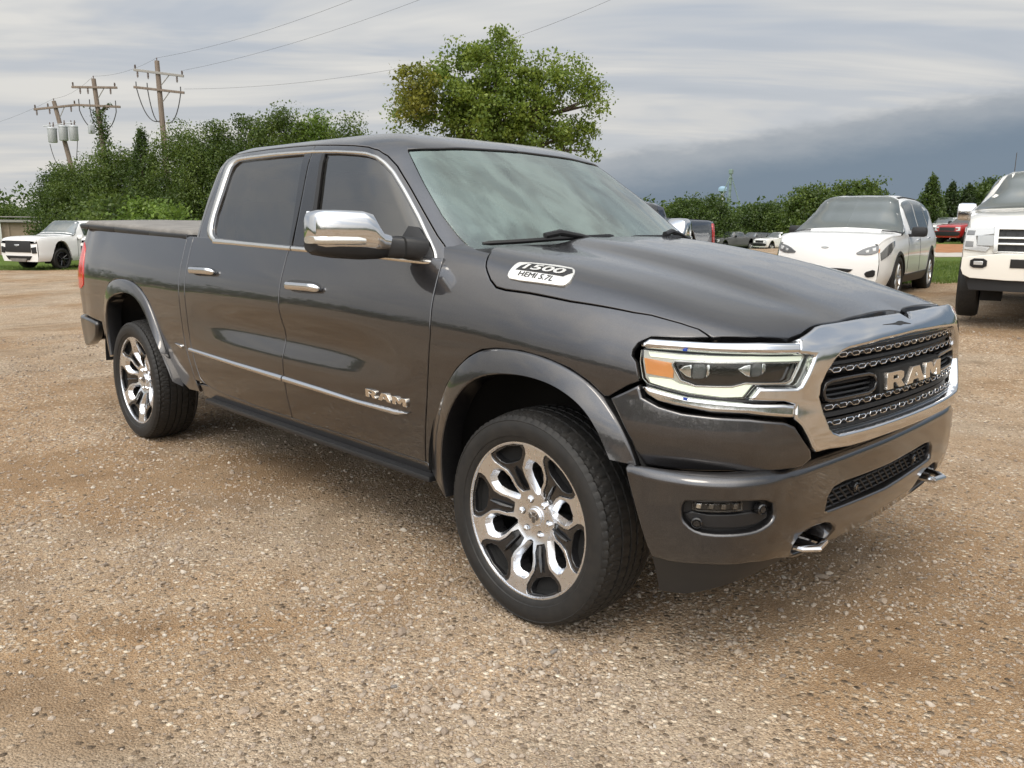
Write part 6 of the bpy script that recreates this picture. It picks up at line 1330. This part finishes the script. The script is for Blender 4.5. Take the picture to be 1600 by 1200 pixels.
def shb(s0, d0, z0, dims, name, m_, bev=.0): 
    return MB().box(ux*s0+back*d0+Vector((0, 0, z0)), dims, Matrix.Rotation(rotz, 3, 'Z'), bev).build(name, m_, sh, smooth=False)
shb(L/2, 3, H_/2-.2, (L, 6, H_+.4-.1), 'wall', 'tan_metal')
shb(L/2, 2.9, H_+.03, (L+.3, 6.4, .12), 'roof', 'grey_wood')
for k in range(int(L/.9)): shb(.4+k*.9, -.03, H_/2-.2, (.10, .06, H_+.2), 'rib', 'tan_metal')
shb(L-1.9, -.16, H_/2, (.10, .10, H_+.1), 'downpipe', 'white_fuse'); shb(L-3.2, .3, H_+.45, (.05, .05, .8), 'vent_pipe', 'white_fuse'); shb(L-3.2, .3, H_+.9, (.22, .22, .14), 'vent_cap', 'white_fuse', .04)
shb(L/2, .05, H_+.28, (L, .05, .05), 'railing', 'grey_wood')
for k in range(int(L/1.8)): shb(.6+k*1.8, .05, H_+.16, (.05, .05, .26), 'railing_post', 'grey_wood')
dE = 380.; bE = gp(1128, dE); ge = empty('grain_elevator', bE); tag(ge, 'thin green grain elevator leg rising over the far trees', 'grain elevator'); hE = hgt(1128, 268, dE)
g_ = MB(); g_.box((0, 0, hE/2), (.8, .7, hE)); g_.build('leg_casing', 'elevator_green', ge, smooth=False)
MB().box((0, 0, hE), (1.7, 1.5, 2.0), bev=.3).build('head', 'elevator_green', ge, smooth=False)
for s_ in (-1, 1):
    MB().tube([(0, 0, hE*.96), Vector((RH[0], RH[1], 0))*s_*-6.5*(-1 if s_ < 0 else -1)+Vector((0, 0, hE*.28))], .2, 6).build('spout', 'elevator_green', ge)
for k in range(9): MB().box((0, 0, hE*(k+1)/10), (1.3, 1.2, .2)).build('platform', 'elevator_green', ge, smooth=False)
dW = 420.; bW = gp(1117, dW); wt = empty('water_tower', bW); tag(wt, 'tiny pale blue water tower beside the grain elevator', 'water tower'); hW = hgt(1117, 297, dW)
wl_ = MB(); wl_.lathe([(.01, 2.), (1.5, 1.7), (2.2, .8), (2.2, -.4), (1.2, -1.4), (.6, -1.8)], (0, 0, hW), 'Z', 20); wl_.build('tank', 'tower_blue', wt); MB().tube([(0, 0, 0), (0, 0, hW-1.5)], [1.2, .7], 10).build('stem', 'steel_grey', wt)
bm_ = gp(1557, 480.); ms = MB(); hM = hgt(1557, 238, 480.); ms.tube([(0, 0, 0), (0, 0, hM)], [.32, .2], 6); mo = ms.build('radio_mast', 'wire'); mo.location = bm_; tag(mo, 'thin dark radio mast over the trees near the right edge', 'mast')

# ------------------------------------------------------------------ the other vehicles
mat('white_paint', (.80, .80, .79), .35, coat=1.)
mat('pearl_paint', (.80, .775, .71), .35, coat=1.)
mat('navy_paint', (.012, .016, .032), .3, coat=1.)
mat('red_paint', (.36, .018, .016), .3, coat=1.)
mat('grey_paint', (.10, .10, .10), .35, coat=1.)
mat('black_paint', (.012, .012, .013), .3, coat=1.)
mat('silver_wheel', (.55, .55, .54), .3, .9)
mat('orange_plastic', (.75, .12, .02), .4)
mat('head_dark', (.16, .165, .17), .10, .3, coat=1.)
mat('head_glass', (.55, .56, .56), .12, .3, coat=1.)
VV = [.32, .45, .70, .92, 1.06, 1.26, 1.52, 1.66, 1.95, 2.3]
def vehicle(label, cat, group, pos, heading, sc_, P_, paint, glass='car_glass', wheel_mat='silver_wheel', trim=None):
    """P_: stations (x, half width, belt z, top z, roof half width, bow), wheel x's, tyre radius, glass outlines in (x, row) ..."""
    root = empty(P_['name'], pos, heading); root.scale = (sc_,)*3; tag(root, label, cat, group)
    G = []
    for (x, w_, zb, zt, rw, bow) in P_['st']:
        z0 = P_['z0']; gh = (zt-zb) > .28; row = [(w_*.93, z0), (w_*.985, z0+.13), (w_, z0+.36), (w_*.99, zb-.13), (w_*.965, zb)]
        if gh: row += [((w_*.965+rw)/2+.012, (zb+zt-.09)/2), (rw, zt-.09), (rw-.13, zt-.018), ((rw-.13)*.5, zt-.005), (0, zt)]
        else: row += [(w_*.95, zb+(zt-zb)*.35), (w_*.88, zb+(zt-zb)*.75), (w_*.62, zt-.016), (w_*.31, zt-.004), (0, zt)]
        G.append([(x+bow*(1-(y/w_)**2), -y, z_) for y, z_ in row])
    u = [s_[0] for s_ in P_['st']]; S = Loft(G, u, VV); S.mono = True; S.sgn = 1.; n0 = S.normal([(u[0]+u[-1])/2], [.7])[0]; S.sgn = float(np.sign(-n0[1])); 
    x0, x1 = u[0], u[-1]; rw_ = P_['tyre_r']; poly = [(x0, .32)]
    for xw in P_['wheels']:
        ra = rw_+.06; poly += [(xw-ra*1.05, .32)]+[(xw-ra*math.cos(a), .36+.0+(ra*1.22)*math.sin(a)) for a in np.linspace(.12, math.pi-.12, 11)]+[(xw+ra*1.05, .32)]
    poly += [(x1, .32), (x1, 2.3), (x0, 2.3)]
    bd = panel('body', S, poly, paint, root, seam=lambda a, b: b > 2.29 or a < x0+1e-4 or a > x1-1e-4, sym=True, res=.13, edge=.01, depth=.09, gap=0)
    def face(x_end, st_, sgn, nm):
        (x, w_, zb, zt, rw, bow) = st_; rows_ = [(abs(p[1]), p[2]) for p in (G[-1] if sgn > 0 else G[0])]
        f_ = Fn(lambda a, b: np.stack([x+bow*(1-(a/w_)**2)+sgn*.035*np.sin(np.clip((b-rows_[0][1])/(rows_[-1][1]-rows_[0][1]), 0, 1)*math.pi), a, b], 1), (sgn, 0, 0))
        ol = [(y, z_) for y, z_ in rows_]; panel(nm, f_, ol[:-1]+[ol[-1]]+[(-y, z_) for y, z_ in ol[:-1][::-1]], paint, root, edge=.001, depth=.002, gap=0, res=.12); return f_
    FF = face(x1, P_['st'][-1], 1, 'front_face'); RF = face(x0, P_['st'][0], -1, 'rear_face')
    for nm, pl_ in P_['glass']:
        if nm == 'windshield' or nm == 'rear_window':
            panel(nm, S, pl_, glass, root, off=.006, edge=.002, depth=.006, gap=0, res=.12, seam=lambda a, b: b > 2.29, sym=True)
        else:
            g1 = panel(nm, S, pl_, glass, root, off=.004, edge=.003, depth=.006, gap=0, res=.12, twin=True)
    for nm, pl_, m_ in P_.get('side', []): panel(nm, S, pl_, m_, root, off=.003 if nm == 'door_seam' else .010, edge=.001 if nm == 'door_seam' else .006, depth=.02, gap=0, res=.12, twin=True)
    for nm, pl_, m_, o_ in P_.get('front', []):
        panel(nm, FF, pl_, m_, root, off=o_, edge=.006, depth=.05, gap=0, res=.1)
    for nm, pl_, m_, o_ in P_.get('front2', []):
        panel(nm, FF, pl_, m_, root, off=o_, edge=.006, depth=.05, gap=0, res=.1); panel(nm, FF, [(-a, b) for a, b in pl_], m_, root, off=o_, edge=.006, depth=.05, gap=0, res=.1)
    for nm, pl_, m_, o_ in P_.get('rear2', []):
        panel(nm, RF, pl_, m_, root, off=o_, edge=.006, depth=.05, gap=0, res=.1); panel(nm, RF, [(-a, b) for a, b in pl_], m_, root, off=o_, edge=.006, depth=.05, gap=0, res=.1)
    hw = max(s_[1] for s_ in P_['st'])
    ub_ = MB(); ub_.box(((x0+x1)/2, 0, P_['z0']+.12), (x1-x0-.5, hw*1.5, .18)); ub_.build('underbody', 'liner', root, smooth=False)
    for xw in P_['wheels']:
        for s_ in (-1, 1):
            wh = empty('wheel'); wh.parent = root; wh.location = (xw, s_*(hw-.13), rw_); 
            if s_ > 0: wh.rotation_euler = (0, 0, math.pi)
            ty = MB(); ty.lathe([(rw_*.68, -.11), (rw_*.75, -.128), (rw_*.92, -.128), (rw_*.985, -.10), (rw_, -.06), (rw_, .06), (rw_*.985, .10), (rw_*.92, .128), (rw_*.68, .12)], (0, 0, 0), 'Y', 40); ty.build('tyre', 'rubber', wh)
            rm = MB(); rm.lathe([(rw_*.68, -.105), (rw_*.64, -.115), (rw_*.62, -.09), (rw_*.60, -.04)], (0, 0, 0), 'Y', 36)
            for k in range(10):
                a = 2*math.pi*k/10; c_, n_ = math.cos(a), math.sin(a); t1_, t2_ = -n_*.022, c_*.022
                rm.tube([(.06*c_, -.075, .06*n_), (rw_*.63*c_, -.098, rw_*.63*n_)], [.030, .020], 5)
            rm.lathe([(.001, -.10), (.05, -.098), (.075, -.08), (.08, -.05)], (0, 0, 0), 'Y', 16); rm.build('rim', wheel_mat, wh)
            dk = MB(); dk.lathe([(.001, -.02), (rw_*.62, -.02)], (0, 0, 0), 'Y', 24); dk.build('brake_disc', 'liner', wh)
            ln_ = MB(); ln_.box((xw, s_*(hw-.40), rw_+.14), (rw_*2.0, .24, rw_*1.5)); ln_.build('wheel_liner', 'liner', root, smooth=False)
    mr = P_['mirror']
    for s_ in (-1, 1):
        m0 = empty('door_mirror'); m0.parent = root
        MB().box((mr[0]-.02, s_*(mr[1]+.14), mr[2]), (.14, .25, mr[3]), bev=.055).build('cap', mr[4], m0); MB().box((mr[0], s_*(mr[1]), mr[2]-.06), (.08, .14, .05), bev=.02).build('arm', 'black_plastic', m0)
    return root, S, FF
def place(px, dep): p = gp(px, dep); return (p[0], p[1], p[2]+.05)
def pos_ld(lat, dep): X, Y = xy(lat, dep); return (float(X), float(Y), zgf(X, Y))
def head(th):
    """heading of a car whose nose points at the viewer, turned th degrees towards the left of the picture"""
    d = -math.sin(R(th))*RH-math.cos(R(th))*FH; return math.atan2(d[1], d[0])
# crossover: x = 0 midway between the axles
ESC = dict(name='crossover', z0=.24, tyre_r=.355, wheels=(-1.355, 1.355), mirror=(.62, .90, 1.10, .17, 'black_plastic'),
  st=[(-2.28, .80, .98, 1.50, .62, -.02), (-2.15, .87, 1.02, 1.60, .63, 0), (-1.6, .92, 1.06, 1.695, .65, 0), (-.9, .935, 1.05, 1.73, .665, 0), (-.2, .935, 1.03, 1.735, .665, 0), (.34, .935, 1.015, 1.70, .65, .05), (.66, .935, 1.005, 1.48, .70, .09), (1.02, .935, .985, 1.20, .80, .12), (1.26, .93, .975, 1.105, .84, .12), (1.75, .91, .96, 1.09, .74, .11), (2.05, .86, .90, 1.045, .70, .14), (2.20, .80, .82, .95, .66, .16)],
  glass=[('windshield', [(.37, 1.56), (1.10, 1.30), (1.14, 1.5), (1.12, 1.7), (1.10, 2.3), (.36, 2.3), (.36, 1.75)]), ('side_window', [(.42, 1.14), (.44, 1.50), (-.18, 1.53), (-.20, 1.14), (.3, 1.13)]), ('side_window', [(-.27, 1.14), (-.25, 1.53), (-1.0, 1.53), (-1.10, 1.15)]), ('side_window', [(-1.16, 1.16), (-1.06, 1.52), (-1.55, 1.50), (-1.62, 1.28)]), ('rear_window', [(-2.22, 1.30), (-1.98, 1.60), (-1.98, 2.3), (-2.22, 2.3)])],
  side=[('roof_rail', [(.25, 1.585), (-1.8, 1.585), (-1.85, 1.625), (.25, 1.625)], 'black_plastic'), ('cowl', [(1.12, 1.32), (1.20, 1.30), (1.22, 1.66), (1.15, 1.66)], 'black_plastic'), ('door_seam', [(-.225, .46), (-.225, 1.08), (-.237, 1.08), (-.237, .46)], 'seal'), ('door_seam', [(.80, .48), (.72, 1.06), (.708, 1.06), (.788, .48)], 'seal'), ('sill_cladding', [(-.95, .33), (.95, .33), (.90, .47), (-.90, .50)], 'black_plastic'), ('headlight', [(2.17, .98), (1.95, 1.02), (1.66, 1.05), (1.70, .96), (1.92, .86), (2.17, .80)], 'head_dark'), ('door_handle', [(.02, 1.0), (-.16, 1.0), (-.16, .98), (.02, .98)], 'chrome'), ('door_handle', [(-.95, 1.01), (-1.13, 1.01), (-1.13, .99), (-.95, .99)], 'chrome')],
  front=[('grille', smooth_closed([(-.46, .52), (.46, .52), (.40, .46), (.25, .42), (-.25, .42), (-.42, .46)], 1), 'black_plastic', .012), ('emblem', smooth_closed([(-.075, .845), (0, .87), (.075, .845), (0, .82)], 2), 'steel_grey', .012), ('lower_intake', [(-.45, .38), (.45, .38), (.40, .29), (-.40, .29)], 'black_plastic', .012)],
  front2=[('headlight', smooth_closed([(.44, .74), (.58, .84), (.77, .90), (.79, .78), (.66, .73)], 1), 'head_dark', .012), ('lamp_element', [(.60, .80), (.65, .82), (.65, .775), (.61, .765)], 'head_glass', .016), ('lamp_element', [(.69, .84), (.74, .855), (.745, .80), (.70, .79)], 'head_glass', .016), ('fog_intake', smooth_closed([(.60, .46), (.76, .52), (.76, .40), (.64, .38)], 1), 'black_plastic', .012)])
# nose-left wheel etc. set the place of the crossover: its rear wheel stands near column 1440
th = 36.; fwd = np.array([-math.sin(R(th)), -math.cos(R(th))]); lft = np.array([math.cos(R(th)), -math.sin(R(th))])
c_ld = np.array([8.02, 16.5])+fwd*1.355-lft*.80
esc, ES, EF = vehicle('white crossover with dark headlights parked behind the truck hood', 'crossover', None, pos_ld(*c_ld), head(th), 1.03, ESC, 'white_paint')
for s_ in (-1, 1):                                     # fender arches in black cladding
    for xw in ESC['wheels']:
        a_ = np.linspace(.0, math.pi, 18); ring_ = [(xw-.44*math.cos(t_), .36+.50*math.sin(t_)) for t_ in a_]; ring2 = [(xw-.40*math.cos(t_), .36+.455*math.sin(t_)) for t_ in a_[::-1]]
        ob = panel('arch_trim', ES, ring_+ring2, 'black_plastic', esc, off=.012, edge=.006, depth=.03, gap=0, res=.1)
        if s_ > 0:
            mirror_obj(ob, esc); bpy.data.objects.remove(ob)
MB().box((2.18, .78, .80), (.05, .02, .06)).build('side_marker', 'amber', esc)
# pickup seen at the right edge
F15 = dict(name='pickup_truck', z0=.52, tyre_r=.43, wheels=(-1.84, 1.84), mirror=(.50, .93, 1.40, .25, 'chrome'),
  st=[(-2.95, .96, 1.40, 1.42, .9, 0), (-2.6, .99, 1.42, 1.44, .9, 0), (-1.02, 1.0, 1.42, 1.46, .9, 0), (-.98, 1.0, 1.42, 1.95, .70, 0), (-.2, 1.0, 1.41, 2.0, .71, 0), (.30, 1.0, 1.40, 1.97, .69, .03), (.62, 1.0, 1.39, 1.75, .72, .05), (.98, 1.0, 1.37, 1.47, .84, .07), (1.25, 1.0, 1.33, 1.42, .86, .08), (2.0, .99, 1.26, 1.37, .86, .10), (2.45, .97, 1.18, 1.32, .84, .10), (2.62, .95, 1.08, 1.20, .82, .10)],
  glass=[('windshield', [(.34, 1.62), (1.04, 1.30), (1.10, 1.5), (1.08, 1.7), (1.08, 2.3), (.33, 2.3)]), ('side_window', [(.38, 1.12), (.40, 1.50), (-.10, 1.53), (-.12, 1.12)]), ('side_window', [(-.18, 1.12), (-.16, 1.53), (-.78, 1.53), (-.80, 1.12)])],
  front=[('grille', [(-.58, 1.14), (.58, 1.14), (.58, .88), (-.58, .88)], 'badge_dark', .004), ('bumper', smooth_closed([(-.93, .86), (.93, .86), (.94, .62), (.80, .55), (-.80, .55), (-.94, .62)], 1), 'pearl_paint', .09), ('bumper_step', [(-.42, .80), (.42, .80), (.42, .70), (-.42, .70)], 'badge_dark', .100), ('valance', [(-.90, .60), (.90, .60), (.84, .40), (-.84, .40)], 'black_plastic', .05), ('grille_bar', [(-.60, 1.055), (.60, 1.055), (.60, 1.03), (-.60, 1.03)], 'white_metal', .05), ('grille_bar', [(-.60, .985), (.60, .985), (.60, .960), (-.60, .960)], 'white_metal', .05), ('grille_frame', [(-.64, 1.175), (.64, 1.175), (.62, 1.14), (-.62, 1.14)], 'white_metal', .05), ('grille_frame', [(-.62, .885), (.62, .885), (.60, .86), (-.60, .86)], 'white_metal', .05)],
  front2=[('headlight', [(.62, 1.17), (.93, 1.16), (.945, .90), (.70, .875), (.66, .93), (.80, .96), (.82, 1.06), (.62, 1.09)], 'head_glass', .03), ('lamp_element', [(.83, 1.13), (.92, 1.13), (.925, 1.07), (.84, 1.07)], 'head_dark', .034), ('lamp_element', [(.84, 1.0), (.93, 1.0), (.93, .93), (.84, .93)], 'head_dark', .034), ('headlight_cover', [(.60, 1.07), (.80, 1.07), (.80, .945), (.62, .945)], 'steel_grey', .045), ('fog_lamp', smooth_closed([(.66, .80), (.84, .80), (.84, .69), (.66, .69)], 1), 'black_plastic', .105), ('fog_glass', [(.70, .77), (.80, .77), (.80, .725), (.70, .725)], 'head_glass', .112), ('tow_hook', [(.40, .58), (.52, .58), (.52, .555), (.40, .555)], 'white_metal', .075), ('grille_post', [(.58, 1.16), (.63, 1.16), (.62, .87), (.57, .87)], 'white_metal', .052)])
th = 31.; fwd = np.array([-math.sin(R(th)), -math.cos(R(th))]); lft = np.array([math.cos(R(th)), -math.sin(R(th))])
wl0 = np.array([(1509-800)/FPX*11.2, 11.2]); c_ld = wl0-fwd*1.84+lft*.87
f15, _, F5 = vehicle('pearl white pickup truck with chrome mirrors cut off by the right edge', 'pickup truck', None, pos_ld(*c_ld), head(th), 1., F15, 'pearl_paint')
for k in range(9):
    for j in range(2):
        y0_ = -.52+k*.13; zz = (1.095, .92)[j]
        panel('grille_mesh', F5, [(y0_-.004, zz+.04), (y0_+.004, zz+.04), (y0_+.004, zz-.04), (y0_-.004, zz-.04)], 'trim_grey', f15, off=.02, edge=.001, depth=.01, gap=0, res=.1)
panel('plate_frame', F5, [(-.24, .82), (.12, .82), (.12, .66), (-.24, .66)], 'orange_plastic', f15, off=.118, edge=.004, depth=.02, gap=0, res=.1)
panel('plate', F5, [(-.21, .79), (.09, .79), (.09, .69), (-.21, .69)], 'badge_dark', f15, off=.121, edge=.002, depth=.02, gap=0, res=.1)
# sport utility vehicles at the left
SUV = dict(side=[('door_seam', [(-.185, .46), (-.185, 1.08), (-.20, 1.08), (-.20, .46)], 'seal'), ('door_seam', [(.80, .50), (.76, 1.06), (.745, 1.06), (.785, .50)], 'seal')], name='sport_utility_vehicle', z0=.34, tyre_r=.42, wheels=(-1.535, 1.535), mirror=(.72, 1.0, 1.28, .18, 'white_paint'),
  st=[(-2.50, .92, 1.22, 1.72, .74, -.02), (-2.38, .98, 1.25, 1.87, .76, 0), (-1.6, 1.02, 1.27, 1.94, .79, 0), (-.6, 1.03, 1.27, 1.95, .80, 0), (.30, 1.03, 1.26, 1.93, .79, .03), (.58, 1.03, 1.26, 1.75, .81, .05), (.92, 1.03, 1.25, 1.42, .88, .07), (1.12, 1.03, 1.25, 1.36, .90, .08), (2.0, 1.02, 1.23, 1.33, .90, .10), (2.45, 1.0, 1.18, 1.28, .90, .08), (2.58, .98, 1.12, 1.22, .88, .07)],
  glass=[('windshield', [(.34, 1.58), (.96, 1.30), (1.0, 1.5), (.99, 1.7), (.98, 2.3), (.33, 2.3)]), ('side_window', [(.40, 1.12), (.42, 1.50), (-.14, 1.53), (-.16, 1.12)]), ('side_window', [(-.22, 1.12), (-.20, 1.53), (-1.05, 1.53), (-1.08, 1.12)]), ('side_window', [(-1.14, 1.12), (-1.12, 1.53), (-2.1, 1.50), (-2.2, 1.15)])],
  front=[('grille', [(-.66, 1.14), (.66, 1.14), (.68, .70), (-.68, .70)], 'black_plastic', .03), ('emblem', [(-.13, 1.0), (.13, 1.0), (.13, .95), (.05, .95), (.05, .92), (-.05, .92), (-.05, .95), (-.13, .95)], 'chrome', .045), ('lower_intake', [(-.70, .56), (.70, .56), (.55, .40), (-.55, .40)], 'black_plastic', .03), ('skid_plate', [(-.45, .46), (.45, .46), (.38, .34), (-.38, .34)], 'vinyl', .045)],
  front2=[('headlight', [(.66, 1.13), (.94, 1.12), (.96, 1.05), (.70, 1.03)], 'gloss_black', .03), ('fog_intake', [(.70, .88), (.92, .92), (.94, .68), (.74, .66)], 'black_plastic', .03), ('side_marker', [(.86, 1.11), (.93, 1.105), (.93, 1.07), (.86, 1.07)], 'head_glass', .04)])
th = 21.; fwd = np.array([-math.sin(R(th)), -math.cos(R(th))]); lft = np.array([math.cos(R(th)), -math.sin(R(th))])
wl0 = np.array([(99-800)/FPX*33.6, 33.6]); c_ld = wl0-fwd*1.535-lft*.9
vehicle('white sport utility vehicle with black grille parked before the metal shed', 'SUV', 'white vehicles parked at the left', pos_ld(*c_ld), head(th), 1., SUV, 'white_paint', wheel_mat='gloss_black')
wl0 = np.array([(222-800)/FPX*33.0, 33.0]); c_ld = wl0-fwd*1.535-lft*.9
vehicle('white vehicle mostly hidden behind the bed of the grey truck', 'SUV', 'white vehicles parked at the left', pos_ld(*c_ld), head(th), 1., SUV, 'white_paint')
# navy pickup behind the windshield pillar
NAV = dict(F15); NAV['st'] = [(a, b, c, (d if d < 1.6 else d-.26), e, f_) for a, b, c, d, e, f_ in F15['st']]; NAV['name'] = 'pickup_truck'; NAV['z0'] = .45; NAV['tyre_r'] = .40; NAV['mirror'] = (.55, .98, 1.50, .24, 'chrome')
NAV['rear2'] = [('tail_light', [(.78, 1.38), (.93, 1.38), (.955, .98), (.80, .98)], 'red_lens', .02)]; NAV['front'] = F15['front'][:1]; NAV['front2'] = F15['front2'][:1]
NAV['side'] = [('tail_light', [(-2.95, 1.02), (-2.84, 1.02), (-2.84, .84), (-2.95, .72)], 'red_lens')]
th = 34.; fwd = np.array([-math.sin(R(th)), -math.cos(R(th))]); lft = np.array([math.cos(R(th)), -math.sin(R(th))])
rl = np.array([(1104-800)/FPX*13.6, 13.6]); c_ld = rl+fwd*2.9-lft*.93
vehicle('navy blue pickup truck whose bed and red tail light show past the windshield', 'pickup truck', None, tuple(np.array(pos_ld(*c_ld))+[0, 0, .12]), head(th), 1.0, NAV, 'navy_paint', glass='side_glass')
# far row
def far(label, px, dep, th, base_, paint, group='vehicles parked far across the lot', **kw):
    P2 = dict(base_); P2.update(kw); return vehicle(label, 'pickup truck' if base_ is not SUV else 'SUV', group, place(px, dep), head(th), 1., P2, paint)[0]
PICK = dict(F15); PICK['z0'] = .42; PICK['tyre_r'] = .40; PICK['front'] = [F15['front'][0], ('bumper', F15['front'][1][1], 'black_plastic', .06)]; PICK['front2'] = F15['front2'][:1]; PICK['mirror'] = (.55, .98, 1.5, .22, 'black_plastic')
far('bright red pickup truck with black front parked beyond the orange dirt', 1497, 62, 58, PICK, 'red_paint')
far('white SUV parked just behind the bright red pickup truck', 1466, 68, 58, SUV, 'white_paint')
far('white pickup with black front half hidden by the chrome mirror', 1545, 60, 58, PICK, 'white_paint')
far('small grey pickup truck far behind the truck hood', 1136, 92, 62, PICK, 'grey_paint')
far('small white pickup truck far left of the white crossover', 1207, 90, 62, PICK, 'white_paint')
far('small black vehicle between the far grey and white pickups', 1170, 95, 62, SUV, 'black_paint')
far('white vehicle second row between the far grey and white pickups', 1158, 100, 62, SUV, 'white_paint')
